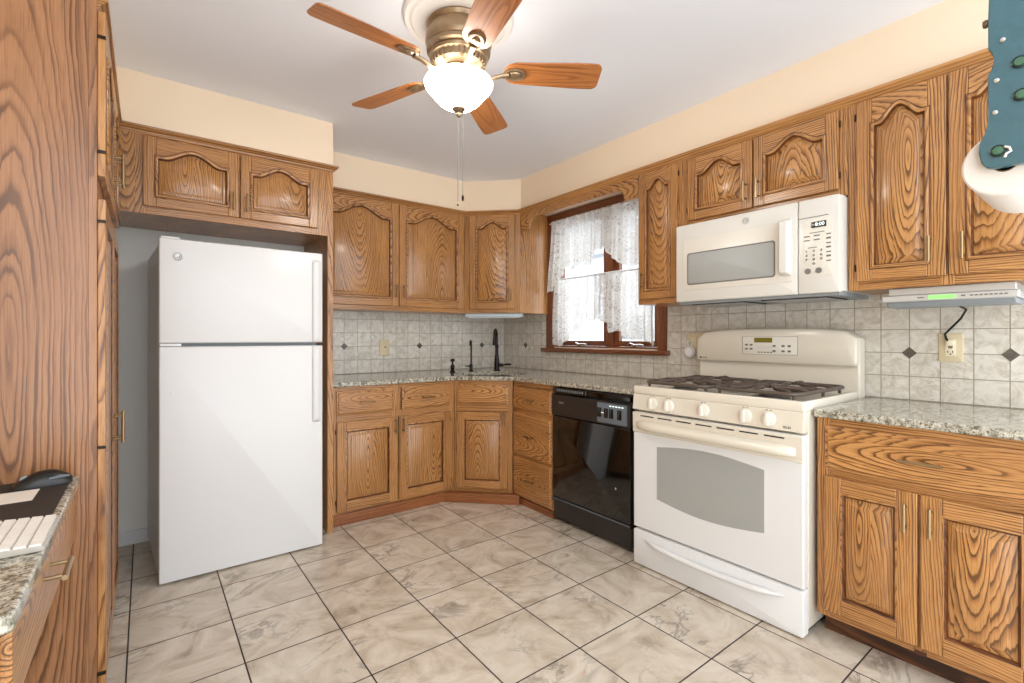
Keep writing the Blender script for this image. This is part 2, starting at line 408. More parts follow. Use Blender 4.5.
# ------------------------------------------------------------------ cabinet making
T = .02      # door thickness
def bump(t, flat=.10):
    if t < flat or t > 1-flat: return 0
    q = (t-flat)/(1-2*flat)
    return (math.sin(PI*q)**2)**.85
def handle(parent, x, z, vert=True, L=.1, y0=-T, mat='pull', label=None):
    b = MB(); h = L/2; yo = y0-.030
    if vert:
        b.tube([(x, yo, z-h), (x, yo, z+h)], .0056, mat, 10)
        for s in (-1, 1): b.tube([(x, y0, z+s*(h-.014)), (x, yo, z+s*(h-.014))], .0042, mat, 8)
    else:
        b.tube([(x-h, yo, z), (x+h, yo, z)], .0056, mat, 10)
        for s in (-1, 1): b.tube([(x+s*(h-.014), y0, z), (x+s*(h-.014), yo, z)], .0042, mat, 8)
    return b.build('handle', parent)
def door(parent, x0, x1, z0, z1, arch=0, hnd=None, hinge=None, fw=.055, mat='oak', name='door', top_fw=None):
    N = 28 if arch else 1
    tf = top_fw or fw
    def arc(t): return (z1-tf-arch)+arch*bump(t)
    xa, xb = x0+fw, x1-fw
    b = MB()
    b.box(x0, xa, -T, 0, z0, z1, mat, 'z'); b.box(xb, x1, -T, 0, z0, z1, mat, 'z')
    b.box(xa, xb, -T, 0, z0, z0+fw, mat, 'x')
    poly = [(xa, z1), (xa, arc(0))]+[(xa+(xb-xa)*i/N, arc(i/N)) for i in range(1, N)]+[(xb, arc(1)), (xb, z1)]
    b.prism(poly, 'y', -T, 0, mat, 'x')
    def cont(m, y):
        l, r = xa+m, xb-m
        return [(l, y, z0+fw+m), (r, y, z0+fw+m)]+[(r+(l-r)*i/N, y, arc(1-i/N)-m*1.05) for i in range(N+1)]
    d = b.build(name, parent, bevel=.003)
    # raised bead around the panel, and the raised panel
    b = MB()
    if arch:
        b.loft([cont(-.009, -T+.0005), cont(-.007, -T-.0012), cont(-.005, -T-.0005)], 'oak_groove', True, grain='path')
        b.loft([cont(-.005, -T-.0005), cont(-.002, -T-.005), cont(.003, -T-.006), cont(.008, -T-.002)], mat, True, grain='path')
        b.loft([cont(.008, -T-.002), cont(.011, -T+.004), cont(.012, -T+.010), cont(.014, -.006)], 'oak_groove', True, grain='path')
    else:
        b.loft([cont(-.003, -T+.001), cont(.001, -T-.0015), cont(.004, -T)], mat, True, grain='path')
        b.loft([cont(.004, -T), cont(.008, -T+.005), cont(.010, -T+.011), cont(.012, -.006)], 'oak_groove', True, grain='path')
    b.build('bead_moulding', d, smooth=60)
    b = MB()
    b.loft([cont(.010, -.004), cont(.014, -.0075), cont(.018, -.0085), cont(.034, -.0165), cont(.036, -.0178)], mat, True, False, True, grain='z')
    b.build('raised_panel', d)
    if hnd: handle(d, *hnd)
    if hinge is not None:
        for hz in (z0+.06, z1-.06):
            hb = MB(); hb.lathe([(.0, -.016), (.002, -.015), (.0032, -.012), (.0032, .012), (.002, .015), (0, .016)], (hinge, -.010, hz), 'hinge', n=10)
            hb.build('hinge', d)
    return d
def drawer(parent, x0, x1, z0, z1, hnd=True, mat='oak', name='drawer', L=.1):
    b = MB()
    def ring(m, y): return [(x0+m, y, z0+m), (x1-m, y, z0+m), (x1-m, y, z1-m), (x0+m, y, z1-m)]
    b.loft([ring(0, 0), ring(0, -.010), ring(.004, -.013), ring(.010, -.0135), ring(.015, -T)], mat, True, True, True, grain='x')
    d = b.build(name, parent, bevel=.001)
    if hnd: handle(d, (x0+x1)/2, (z0+z1)/2, False, L)
    return d
def face_frame(parent, w, z0, z1, stiles, rails, mat='oak', t=.02):
    """stiles: x-intervals; rails: (x0,x1,z0,z1)"""
    b = MB()
    for q in stiles: b.box(q[0], q[1], 0, t, *(q[2:] or (z0, z1)), mat, 'z')
    for a, c, e, g in rails: b.box(a, c, 0, t, e, g, mat, 'x')
    return b.build('face_frame', parent, bevel=.0012)
def carcass(parent, w, z0, z1, depth, mat='oak', extra=None):
    b = MB(); b.box(0, w, .02, depth, z0, z1, mat, 'z')
    if extra: extra(b)
    return b.build('cabinet_box', parent, bevel=.001)

# 1 fridge overhead cabinet with tall side panel
c = thing('overhead_refrigerator_cabinet', 'oak two-door cabinet above the white refrigerator with tall end panel', 'cabinet', (-.115, 3.02, 0), 0)
W = 1.0
face_frame(c, W, 1.82, 2.25, [(0, .115), (W-.09, W)], [(.115, W-.09, 1.82, 1.87), (.115, W-.09, 2.2, 2.25)])
carcass(c, W, 1.835, 2.25, .52)
b = MB(); b.box(W+.0, W+.034, .0, .52, 0, 2.25, 'oak', 'z'); b.build('end_panel', c, bevel=.001)
door(c, .105, .525, 1.858, 2.207, .052, (.495, 1.94), None, .052, top_fw=.045)
door(c, .53, .94, 1.858, 2.207, .052, (.56, 1.94), None, .052, top_fw=.045)

# 2 back wall double upper
c = thing('wall_cabinet', 'oak double-door wall cabinet on the back wall right of the refrigerator', 'cabinet', (.927, 3.44, 0), 0)
W = 1.203
face_frame(c, W, 1.404, 2.25, [(0, .05), (W-.035, W)], [(.05, W-.035, 1.404, 1.45), (.05, W-.035, 2.2, 2.25)])
carcass(c, W, 1.404, 2.25, .318)
door(c, .03, .603, 1.437, 2.212, .07, (.575, 1.55), None, .06, top_fw=.05)
door(c, .608, 1.178, 1.437, 2.212, .07, (.638, 1.55), None, .06, top_fw=.05)

# 3 diagonal corner upper
DX, DY = 2.13, 3.44
c = thing('corner_wall_cabinet', 'oak diagonal corner wall cabinet above the sink with one narrow arched door', 'cabinet', (DX, DY, 0), -PI/4)
W = .467
face_frame(c, W, 1.404, 2.25, [(0, .055), (W-.055, W)], [(.055, W-.055, 1.404, 1.45), (.055, W-.055, 2.2, 2.25)])
inv = Matrix.Rotation(PI/4, 2)
def loc2(x, y): v = inv @ Vector((x-DX, y-DY)); return (v.x, v.y)
b = MB(); b.prism([loc2(DX+.015, DY+.015), loc2(2.46, 3.1398), loc2(2.46, 3.11), loc2(X1, 3.11), loc2(X1, Y1), loc2(DX, Y1), loc2(DX, DY+.004)], 'z', 1.404, 2.25, 'oak', 'z'); b.build('cabinet_box', c)
door(c, .042, W-.045, 1.437, 2.212, .05, (W-.075, 1.55), None, .06, top_fw=.05)

# 4 valance over the window
b = MB(); V0, V1 = 1.916, 3.109
def vz(y):
    e0, e1 = V0+.11, V1-.11; q = .055
    d = min(y-e0, e1-y)
    if d <= 0: return 2.08
    if d >= q: return 2.162
    return 2.08+.082*math.sqrt(max(0, 1-(1-d/q)**2))
ys = [V0, V0+.10, V0+.11]+[V0+.11+.055*i/10 for i in range(11)]+[V1-.11-.055*i/10 for i in range(10, -1, -1)]+[V1-.11, V1]
ys = sorted(set(round(y, 4) for y in ys))
b.prism([(V0, 2.25)]+[(y, vz(y)) for y in ys]+[(V1, 2.25)], 'x', 2.46, 2.482, 'oak', 'y')
v = b.build('window_valance', bevel=.002)
tag(v, 'scalloped oak valance board bridging the cabinets over the window', 'valance')

# 5 narrow upper right of the window
R90 = -PI/2
c = thing('narrow_wall_cabinet', 'narrow single-door oak wall cabinet between window and microwave', 'cabinet', (2.46, 1.914, 0), R90)
W = .314
face_frame(c, W, 1.404, 2.25, [(0, .035), (W-.045, W)], [(.035, W-.045, 1.404, 1.45), (.035, W-.045, 2.2, 2.25)])
carcass(c, W, 1.404, 2.25, .318)
door(c, .016, .286, 1.437, 2.212, .05, (.045, 1.55), .292, .05, top_fw=.05)

# 6 over microwave
c = thing('microwave_top_cabinet', 'low two-door oak wall cabinet directly above the white microwave', 'cabinet', (2.46, 1.6, 0), R90)
W = .816
face_frame(c, W, 1.828, 2.25, [(0, .045), (W-.035, W)], [(.045, W-.035, 1.828, 1.868), (.045, W-.035, 2.2, 2.25)])
carcass(c, W, 1.828, 2.25, .318)
door(c, .04, .404, 1.86, 2.207, .055, (.376, 1.945), .034, .052, top_fw=.042)
door(c, .412, .784, 1.86, 2.207, .055, (.44, 1.945), .790, .052, top_fw=.042)

# 7 right upper
c = thing('tall_wall_cabinet', 'tall double-door oak wall cabinet above the silver radio', 'cabinet', (2.46, .782, 0), R90)
W = .66
face_frame(c, W, 1.404, 2.25, [(0, .04), (W-.035, W), (.31, .35, 1.404, 2.25)], [(.04, .31, 1.404, 1.45), (.04, .31, 2.2, 2.25), (.35, W-.035, 1.404, 1.45), (.35, W-.035, 2.2, 2.25)])
carcass(c, W, 1.404, 2.25, .318)
door(c, .036, .328, 1.44, 2.212, .06, (.282, 1.545), .030, .055, top_fw=.05)
door(c, .336, .628, 1.44, 2.212, .06, (.378, 1.545), .634, .055, top_fw=.05)

# crown mouldings
def crown(paths, label, n=0):
    b = MB(); prof = [(0, 2.214), (-.004, 2.220), (-.007, 2.228), (-.012, 2.232), (-.018, 2.238), (-.026, 2.243), (-.027, 2.252), (.0, 2.252)]
    rings = []
    P = [Vector(p) for p in paths]
    for i, p in enumerate(P):
        d0 = (P[i]-P[i-1]).normalized() if i else (P[1]-P[0]).normalized()
        d1 = (P[i+1]-P[i]).normalized() if i < len(P)-1 else d0
        n0 = Vector((-d0.y, d0.x)); n1 = Vector((-d1.y, d1.x)); nn = (n0+n1).normalized(); nn /= max(.3, nn.dot(n0))
        rings.append([(p.x+nn.x*o, p.y+nn.y*o, z) for o, z in prof])
    b.loft(rings, 'oak', True, True, True, grain=lambda p: (p[2]*1.0, .03, (p[0]-p[1])*.6))
    return tag(b.build('crown_moulding', smooth=30), label, 'moulding')
# walking direction chosen so that the room lies to the right (negative normal offset)
crown([(-.13, 3.0195), (.9195, 3.0195), (.9195, 3.42)], 'oak crown moulding along the top of the refrigerator cabinet')
crown([(.95, 3.4395), (2.13, 3.4395), (2.4595, 3.11), (2.4595, .13)], 'long oak crown moulding running over the back, corner and window wall cabinets')

# 8 base left
c = thing('base_cabinet', 'oak base cabinet with two drawers over two doors beside the refrigerator', 'cabinet', (.9215, 3.105, 0), 0)
W = .9065
face_frame(c, W, .05, .882, [(0, .045), (.415, .475), (W-.05, W)], [(.045, .415, .05, .095), (.475, W-.05, .05, .095), (.045, .415, .655, .705), (.475, W-.05, .655, .705), (.045, .415, .85, .882), (.475, W-.05, .85, .882)])
carcass(c, W, .0, .882, .64)
drawer(c, .04, .422, .70, .858); drawer(c, .486, .867, .70, .858)
door(c, .042, .452, .088, .658, 0, (.43, .60), .036, .058); door(c, .462, .867, .088, .658, 0, (.486, .60), .873, .058)
b = MB(); b.prism([(0, -.018), (W-.03, -.018), (W-.03, -.001), (0, -.001)], 'z', 0.0, .072, 'oak_mould', 'x'); part_label(b.build('base_board', c, bevel=.003), 'reddish base board')

# 9 diagonal sink base
BX, BY = 1.83, 3.105
c = thing('corner_sink_cabinet', 'oak diagonal corner base cabinet under the sink with one door', 'cabinet', (BX, BY, 0), -PI/4)
W = .438
face_frame(c, W, .05, .882, [(0, .035), (W-.04, W)], [(.035, W-.04, .05, .095), (.035, W-.04, .655, .71), (.035, W-.04, .85, .882)])
def loc3(x, y): v = inv @ Vector((x-BX, y-BY)); return (v.x, v.y)
b = MB(); b.prism([loc3(BX+.016, BY+.016), loc3(2.1397-.012+.0, 2.7953+.028), loc3(X1, 2.7953+.028), loc3(X1, Y1), loc3(BX+.003, Y1), loc3(BX+.003, BY+.03)], 'z', 0, .68, 'oak', 'z'); b.build('cabinet_box', c)
drawer(c, .02, W-.032, .705, .85, False, name='false_drawer_front')
door(c, .022, W-.035, .088, .652, 0, (W-.058, .60), None, .055)
b = MB(); b.box(-.075, W+.06, -.085, -.068, 0, .07, 'oak_mould', 'x'); b.box(-.06, W+.04, -.068, .01, .0, .06, 'oak_mould', 'x')
part_label(b.build('base_board', c, bevel=.003), 'scuffed reddish base board')

# 10 drawer bank
c = thing('drawer_cabinet', 'oak base cabinet with three stacked drawers beside the black dishwasher', 'cabinet', (2.15, 2.795, 0), R90)
W = .436
face_frame(c, W, .05, .882, [(0, .03), (W-.03, W)], [(.03, W-.03, .05, .08), (.03, W-.03, .33, .37), (.03, W-.03, .65, .69), (.03, W-.03, .85, .882)])
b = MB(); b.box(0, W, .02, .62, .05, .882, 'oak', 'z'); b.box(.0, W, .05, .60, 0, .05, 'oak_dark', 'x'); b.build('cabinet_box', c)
for z0, z1 in ((.055, .34), (.358, .655), (.683, .845)): drawer(c, .008, W-.008, z0, z1)
b = MB(); b.box(.0, W, -.005, .012, 0, .045, 'oak_mould', 'x'); part_label(b.build('base_board', c), 'reddish base board')

# 11 base right
c = thing('wide_base_cabinet', 'oak base cabinet with one wide drawer over two doors right of the stove', 'cabinet', (2.15, .79, 0), R90)
W = .66
face_frame(c, W, .095, .882, [(0, .045), (W-.035, W), (.305, .34, .14, .645)], [(.045, .305, .095, .14), (.34, W-.035, .095, .14), (.045, W-.035, .645, .69), (.045, W-.035, .842, .882)])
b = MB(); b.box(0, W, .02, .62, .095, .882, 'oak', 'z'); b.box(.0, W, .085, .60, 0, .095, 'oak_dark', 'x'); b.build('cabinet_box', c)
drawer(c, .03, W-.03, .682, .852, L=.12)
door(c, .03, .318, .125, .655, 0, (.288, .57), None, .058); door(c, .327, W-.03, .125, .655, 0, (.357, .57), None, .058)

# 12 pantry at left
c = thing('pantry_cabinet', 'tall oak pantry cabinet left of the refrigerator, plain grained side facing us', 'cabinet', (-.119, 1.95, 0), PI/2)
W = .92
PD = .658
b = MB(); b.box(0, .02, .02, PD, 0, 2.25, 'oak_panel', lambda p: (p[1]-.16, .015+p[0], (p[2]-1.15)*.9)); part_label(b.build('side_panel', c), 'wide plain oak side panel')
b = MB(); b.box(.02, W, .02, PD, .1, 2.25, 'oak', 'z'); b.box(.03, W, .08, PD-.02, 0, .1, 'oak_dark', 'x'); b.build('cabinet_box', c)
face_frame(c, W, .1, 2.25, [(0, .03), (W-.045, W)], [(.03, W-.045, .1, .14), (.03, W-.045, 1.62, 1.71), (.03, W-.045, 2.2, 2.25)], 'oak_panel')
for x0, x1, hx, hg in ((.006, .452, .425, -.001), (.458, .908, .485, .914)):
    door(c, x0, x1, 1.70, 2.212, .06, (hx, 1.845, True, .115), None, .06, name='door')
    door(c, x0, x1, .115, 1.63, 0, (hx, .855, True, .115), None, .06, name='door')
for hz in (2.13, 1.775, 1.56, .86, .16):
    b = MB(); b.box(-.002, .010, -.021, -.001, hz-.004, hz+.004, 'hinge'); b.build('hinge', c)
crown([(-.1185, 1.952), (-.1185, 2.985)], 'oak crown moulding along the top of the pantry at left')

# ------------------------------------------------------------------ countertops
def slab(name, outer, z0, z1, hole=None, label=None, bevel=.006, as_part=None):
    bm = bmesh.new()
    def loop(pts):
        vs = [bm.verts.new((x, y, z1)) for x, y in pts]
        return [bm.edges.new((vs[i], vs[(i+1) % len(vs)])) for i in range(len(vs))]
    es = loop(outer)
    if hole: es += loop(hole)
    r = bmesh.ops.triangle_fill(bm, use_beauty=True, edges=es)
    fs = [f for f in bm.faces]
    ex = bmesh.ops.extrude_face_region(bm, geom=fs)
    bmesh.ops.translate(bm, vec=(0, 0, z0-z1), verts=[g for g in ex['geom'] if isinstance(g, bmesh.types.BMVert)])
    bmesh.ops.recalc_face_normals(bm, faces=bm.faces[:])
    me = bpy.data.meshes.new(name); bm.to_mesh(me); bm.free(); me.materials.append(M['granite'])
    o = bpy.data.objects.new(name, me); COL.objects.link(o)
    if as_part: o.parent = as_part
    bv = o.modifiers.new('bevel', 'BEVEL'); bv.width = bevel; bv.segments = 3; bv.limit_method = 'ANGLE'; bv.angle_limit = math.radians(50)
    if label: tag(o, label, 'countertop')
    return o
SX, SY = 2.185, 3.135
def oval(a, bb, n=40):
    out = []
    for k in range(n):
        t = 2*PI*k/n; p, q = a*math.cos(t), bb*math.sin(t)
        out.append((SX+(p+q)*.7071, SY+(-p+q)*.7071))
    return out
slab('countertop', [(.928, 3.752), (.928, 3.08), (1.815, 3.08), (2.125, 2.77), (2.125, 1.652), (2.772, 1.652), (2.772, 3.752)], .8835, .914, oval(.285, .235), 'speckled granite countertop wrapping the corner around the sink')
slab('countertop', [(2.125, .795), (2.125, .13), (2.772, .13), (2.772, .795)], .8835, .914, None, 'short speckled granite countertop right of the stove')
b = MB(); rings = []
for s_, z in ((1.02, .882), (1.0, .86), (.96, .78), (.85, .735), (.3, .728)): rings.append([(x, y, z) for x, y in [(SX+(px-SX)*s_, SY+(py-SY)*s_) for px, py in oval(.287, .237)]])
b.loft(rings, 'chrome', True, False, True)
sk = b.build('sink', smooth=60); sm = sk.modifiers.new('thick', 'SOLIDIFY'); sm.thickness = .002
tag(sk, 'oval stainless sink bowl set into the corner granite countertop', 'sink')

# ------------------------------------------------------------------ backsplash
b = MB(); b.box(.928, X1-.012, Y1-.008, Y1, .914, 1.404, 'splash', gxz)
t = tag(b.build('tile_backsplash'), 'cream tile backsplash behind the sink on the back wall', 'backsplash')
def diamond(parent, p, ax):
    r, d = .027, .0025; b = MB()
    if ax == 'y': b.prism([(p[0]-r, p[1]), (p[0], p[1]-r), (p[0]+r, p[1]), (p[0], p[1]+r)], 'y', Y1-.008-d, Y1-.004, 'accent')
    else: b.prism([(p[0]-r, p[1]), (p[0], p[1]-r), (p[0]+r, p[1]), (p[0], p[1]+r)], 'x', X1-.008-d, X1-.004, 'accent')
    part_label(b.build('accent_tile', parent), 'dark diamond accent tile')
for x in (1.225, 1.866, 2.509): diamond(t, (x, 1.13), 'y')
b = MB(); b.box(X1-.008, X1, .0, 1.915, .914, 1.404, 'splash_r', gyz); b.box(X1-.008, X1, 3.14, Y1-.008, .914, 1.404, 'splash_r', gyz); b.box(X1-.008, X1, 1.915, 3.14, .914, 1.075, 'splash_r', gyz)
t = tag(b.build('tile_backsplash'), 'cream tile backsplash under the window and behind the stove', 'backsplash')
for y in (.318, .641, 3.425): diamond(t, (y, 1.13), 'x')

# ------------------------------------------------------------------ window
w = bpy.data.objects.new('window_1', None); COL.objects.link(w); struct(w); w.location = (X1, 0, 0)
b = MB()
b.box(-.02, .0, WY1, 3.125, 1.10, 2.23, 'trim_red', 'z'); b.box(-.02, .0, 1.925, WY0, 1.10, 2.23, 'trim_red', 'z'); b.box(-.022, .0, 1.925, 3.125, WZ1, 2.245, 'trim_red', 'y')
b.box(0, .11, WY1-.015, WY1, WZ0, WZ1, 'trim_red', 'z'); b.box(0, .11, WY0, WY0+.015, WZ0, WZ1, 'trim_red', 'z'); b.box(0, .11, WY0+.015, WY1-.015, WZ1-.015, WZ1, 'trim_red', 'y')
b.box(0, .11, WY0+.015, WY1-.015, WZ0, WZ0+.012, 'trim_red', 'y')
b.build('casing', w, bevel=.002)
b = MB(); b.box(-.055, .0, 1.897, 3.165, 1.078, 1.112, 'trim_red', 'y'); b.build('sill', w, bevel=.008)
ym = 2.44
b = MB(); b.box(.005, .09, ym-.03, ym+.03, WZ0+.012, WZ1-.015, 'trim_red', 'z'); b.build('mullion', w, bevel=.003)
for a, e, cy in ((WY0+.017, ym-.032, 2.2), (ym+.032, WY1-.017, 2.75)):
    b = MB(); z0, z1 = WZ0+.014, WZ1-.017; q = .045
    b.box(.03, .07, a, a+q, z0, z1, 'trim_red', 'z'); b.box(.03, .07, e-q, e, z0, z1, 'trim_red', 'z')
    b.box(.03, .07, a+q, e-q, z0, z0+q*.9, 'trim_red', 'y'); b.box(.03, .07, a+q, e-q, z1-q, z1, 'trim_red', 'y')
    s = b.build('sash', w, bevel=.003)
    b = MB(); b.box(.048, .052, a+q-.004, e-q+.004, z0+q*.9-.004, z1-q+.004, 'glass'); b.build('pane', s)
    b = MB(); b.tube([(.012, cy+.07, WZ0+.022), (.004, cy+.04, WZ0+.034), (.000, cy, WZ0+.022), (.0, cy-.05, WZ0+.026), (.008, cy-.075, WZ0+.022)], [.008, .009, .01, .008, .007], 'chrome', 8)
    b.box(-.002, .022, cy-.03, cy+.03, WZ0+.0125, WZ0+.022, 'chrome'); part_label(b.build('crank_handle', w), 'silver window crank')

# lace curtains, each hung from its own rod
def interp(tab, x):
    tab = sorted(tab)
    if x <= tab[0][0]: return tab[0][1]
    for (a, p), (c, q) in zip(tab, tab[1:]):
        if x <= c: return p+(q-p)*(x-a)/(c-a)
    return tab[-1][1]
CXC = 2.715
def curtain(name, ztop, y0, y1, bot, flareL, flareR, label, xo=0, waves=17, seed=0, rod=None):
    rnd = random.Random(seed); ph = [rnd.uniform(0, 6) for _ in range(4)]
    NY, NZ = 170, 30; b = MB(); rows = []
    for j in range(NZ+1):
        t = j/NZ; row = []
        for i in range(NY+1):
            s_ = i/NY; y = y0+(y1-y0)*s_
            zb = interp(bot, y)
            z = ztop+(zb-ztop)*t
            d = (ztop-z)
            yy = y+(flareL*max(0, 1-s_*4)**1+0)*d*-1+flareR*max(0, s_*4-3)*d
            fold = math.sin(s_*waves*2*PI+ph[0])*.010+math.sin(s_*waves*.53*2*PI+ph[1])*.008
            x = CXC+xo+fold*1.5*(.55+.45*min(1, d*4))+.004*math.sin(9*z+ph[2])
            if d < .03: x = CXC+xo+fold*.4*(1 if d > .012 else .6)
            row.append((x, yy, z))
        rows.append(row)
    b.loft(rows, 'lace', closed=False, grain=lambda p: (p[1]*1.15, p[2], 0))
    o = b.build(name, smooth=180); return tag(o, label, 'curtain')
def rod(z, y0, y1, label):
    b = MB(); b.tube([(CXC, y0, z), (CXC, y1, z)], .005, 'vinyl', 10)
    for y in (y0+.012, y1-.012): b.tube([(CXC, y, z), (X1-.0225, y, z)], .004, 'vinyl', 8)
    return tag(b.build('curtain_rod'), label, 'curtain rod')
rod(2.155, 1.975, 3.03, 'thin curtain rod at the top of the window')
rod(1.675, 1.975, 3.04, 'thin curtain rod across the middle of the window')
curtain('lace_curtain', 2.168, 1.98, 3.0, [(1.98, 1.70), (2.17, 1.70), (2.26, 1.73), (2.36, 1.80), (2.42, 1.87), (2.49, 1.86), (2.53, 1.79), (2.57, 1.75), (2.61, 1.775), (2.66, 1.80), (2.70, 1.765), (2.74, 1.735), (2.79, 1.775), (2.84, 1.72), (2.89, 1.64), (2.95, 1.59), (3.0, 1.575)], 0, .1, 'upper white lace curtain with scalloped hem in the window', -.012, 19, 3)
curtain('lace_curtain', 1.688, 1.98, 2.975, [(1.98, 1.15), (2.0, 1.125), (2.04, 1.17), (2.12, 1.185), (2.20, 1.18), (2.26, 1.22), (2.31, 1.25), (2.38, 1.235), (2.40, 1.30), (2.44, 1.315), (2.50, 1.345), (2.53, 1.33), (2.58, 1.335), (2.62, 1.34), (2.70, 1.27), (2.80, 1.20), (2.86, 1.15), (2.91, 1.125), (2.975, 1.14)], 0, .03, 'lower white lace curtain parted at the bottom of the window', .012, 15, 5)

# outside: neighbour's house and deck railing
h = thing('neighbour_house', 'pale house with horizontal siding seen outside through the window', 'house', (9.0, 5.5, -1.0), 0)
b = MB()
for k in range(26): b.prism([(0, k*.16), (-.03, k*.16), (-.004, k*.16+.16), (0, k*.16+.16)], 'y', -7, 7, 'siding')
b.box(0, 5, -7, 7, 0, 4.2, 'siding'); b.build('wall', h)
b = MB(); b.prism([(-7.4, 4.2), (7.4, 4.2), (0, 6.6)], 'x', -.4, 5, 'roofing'); b.build('roof', h)
for y in (-3.4, 1.2):
    b = MB(); b.box(-.06, -.03, y, y+1.1, 1.4, 2.8, 'vinyl'); b.box(-.07, -.06, y+.08, y+1.02, 1.48, 2.72, 'dw_grey'); b.build('window', h)
g = thing('deck_railing', 'white deck railing with balusters outside the window', 'railing', (5.0, 3.2, -.6), 0)
b = MB(); b.box(-.04, .04, -2, 4, 1.72, 1.78, 'vinyl'); b.box(-.03, .03, -2, 4, .95, 1.0, 'vinyl'); b.build('rail', g)
for k in range(30):
    b = MB(); y = -1.9+k*.2; b.box(-.02, .02, y, y+.05, .99, 1.73, 'vinyl'); b.build('baluster', g)
for y in (-2.05, 4.0):
    b = MB(); b.box(-.05, .05, y, y+.1, -.4, 1.85, 'vinyl'); b.build('post', g)
b = MB(); b.box(X1+.125, 30, -20, 25, -1.1, -1.0, 'roofing'); gd = b.build('ground'); struct(gd)

# ------------------------------------------------------------------ refrigerator
f = thing('refrigerator', 'white top-freezer refrigerator standing in the cabinet alcove', 'refrigerator', (.05, 2.86, 0), 0)
W = .762
b = MB(); b.prism([(-.002, .075), (W-.012, .075), (W-.012, .672), (-.040, .672)], 'z', .025, 1.660, 'fridge_side'); b.build('body', f, bevel=.010)
b = MB(); b.box(.018, W-.018, .062, .075, .06, 1.66, 'gasket'); b.build('gasket', f)
def fdoor(name, z0, z1, hz0, hz1):
    b = MB(); b.rbox(0, W, z0, z1, 0, .062, .006, 'white', .010, 4); d = b.build(name, f, smooth=40)
    # moulded full-length grip near the right edge
    b = MB(); x0, x1 = W-.055, W-.010
    prof = lambda z, k: [(x0, .002, z), (x0-.002, -.010*k, z), (x0+.006, -.017*k, z), (x1-.012, -.015*k, z), (x1, .002, z)]
    b.loft([prof(hz0, .2), prof(hz0+.012, .9), prof(hz0+.03, 1), prof(hz1-.03, 1), prof(hz1-.012, .9), prof(hz1, .2)], 'white', True, True, True)
    b.build('handle', d, smooth=50); return d
fd = fdoor('freezer_door', 1.172, 1.683, 1.174, 1.64)
ld = fdoor('refrigerator_door', .008, 1.155, .72, 1.153)
b = MB(); b.box(.02, W-.02, .064, .074, .018, .06, 'gasket');  b.build('base_grille', f)
for x in (.055, W-.055):
    b = MB(); b.lathe([(.0, -.014), (.018, -.014), (.018, .014), (0, .014)], (x, .09, .018), 'rubber', 'x', 14); b.build('roller', f)
    b = MB(); b.lathe([(.0, -.014), (.018, -.014), (.018, .014), (0, .014)], (x, .60, .018), 'rubber', 'x', 14); b.build('roller', f)
b = MB(); b.box(.006, .085, .02, .10, 1.6835, 1.695, 'white'); b.build('hinge_cover', f, bevel=.004)
b = MB(); b.box(.004, .09, .01, .06, 1.157, 1.170, 'white'); b.build('centre_hinge', f, bevel=.002)
def badge(parent, x, y, z, r, mat='chrome'):
    b = MB(); b.lathe([(r, 0), (r, -.0012), (r*.9, -.002), (r*.86, -.0016), (.0, -.0016)], (x, y, z), 'silver', 'y', 28)
    o = b.build('badge', parent, smooth=30)
    copytext('GE', r*1.05, 'text', 'monogram', o, (x, y-.0022, z), FR, .0004)
    b = MB(); b.tube([(x+r*.72*math.cos(t), y-.0022, z+r*.72*math.sin(t)) for t in [2*PI*k/28 for k in range(29)]], r*.05, 'text', 6); b.build('badge_ring', o)
badge(fd, .075, -.001, 1.596, .022)
b = MB(); b.lathe([(.0, 0), (.006, 0), (.006, -.003), (.004, -.004), (0, -.004)], (.05, .0, 1.0-.07), 'bisque_plastic', 'y', 12); b.build('plug_button', ld)

# ------------------------------------------------------------------ dishwasher
d = thing('dishwasher', 'black built-in dishwasher with glossy door under the granite counter', 'dishwasher', (2.15, 2.352, 0), R90)
W = .645
b = MB(); b.box(.005, W, .03, .60, .09, .878, 'black_panel'); b.box(.005, W, .09, .56, 0, .09, 'seam'); b.build('body', d)
b = MB(); b.box(.004, W, -.028, .03, .695, .83, 'black_panel')
b.box(.004, W, -.012, .03, .83, .838, 'black'); b.box(.30, W-.02, -.005, .03, .838, .868, 'black'); b.box(.004, .30, -.02, .03, .838, .875, 'black')
b.box(.30, W, -.018, .03, .868, .877, 'black_panel')
cp = b.build('control_panel', d, bevel=.004)
b = MB()
for k in range(12): b.box(.045+k*.02, .058+k*.02, -.0215, -.0195, .851, .866, 'dw_grey')
b.build('vent_grille', cp)
b = MB(); b.rbox(.405, .625, .705, .82, -.032, -.027, .006, 'dw_grey', .002); kp = b.build('button_panel', cp)
for k, x in enumerate((.425, .475, .515, .575)):
    b = MB(); b.rbox(x-.013, x+.013, .735, .79, -.04, -.031, .004, 'black', .003); b.build('button', kp)
b = MB()
for k in range(5): b.box(.50+k*.022, .514+k*.022, -.0335, -.0315, .803, .809, 'digit')
b.box(.42, .47, -.0335, -.0315, .76, .764, 'digit')
b.build('legend_print', kp)
b = MB(); b.box(.07, .115, -.0292, -.0275, .775, .787, 'text'); b.build('brand_mark', cp)
b = MB(); b.rbox(.006, W-.002, .160, .690, -.022, .03, .004, 'black', .004); dd = b.build('door', d)
b = MB(); b.box(.006, W-.002, -.027, .03, .142, .158, 'black_panel'); b.box(.006, W-.002, -.029, -.0265, .151, .157, 'dw_grey'); b.build('lower_trim', d)
b = MB(); b.box(.006, W-.002, -.014, .03, .025, .140, 'black_panel'); b.build('kick_panel', d, bevel=.003)
b = MB(); b.lathe([(0, 0), (.007, 0), (.007, -.004), (0, -.005)], (.54, -.022, .34), 'chrome', 'y', 12); b.build('screw', dd)

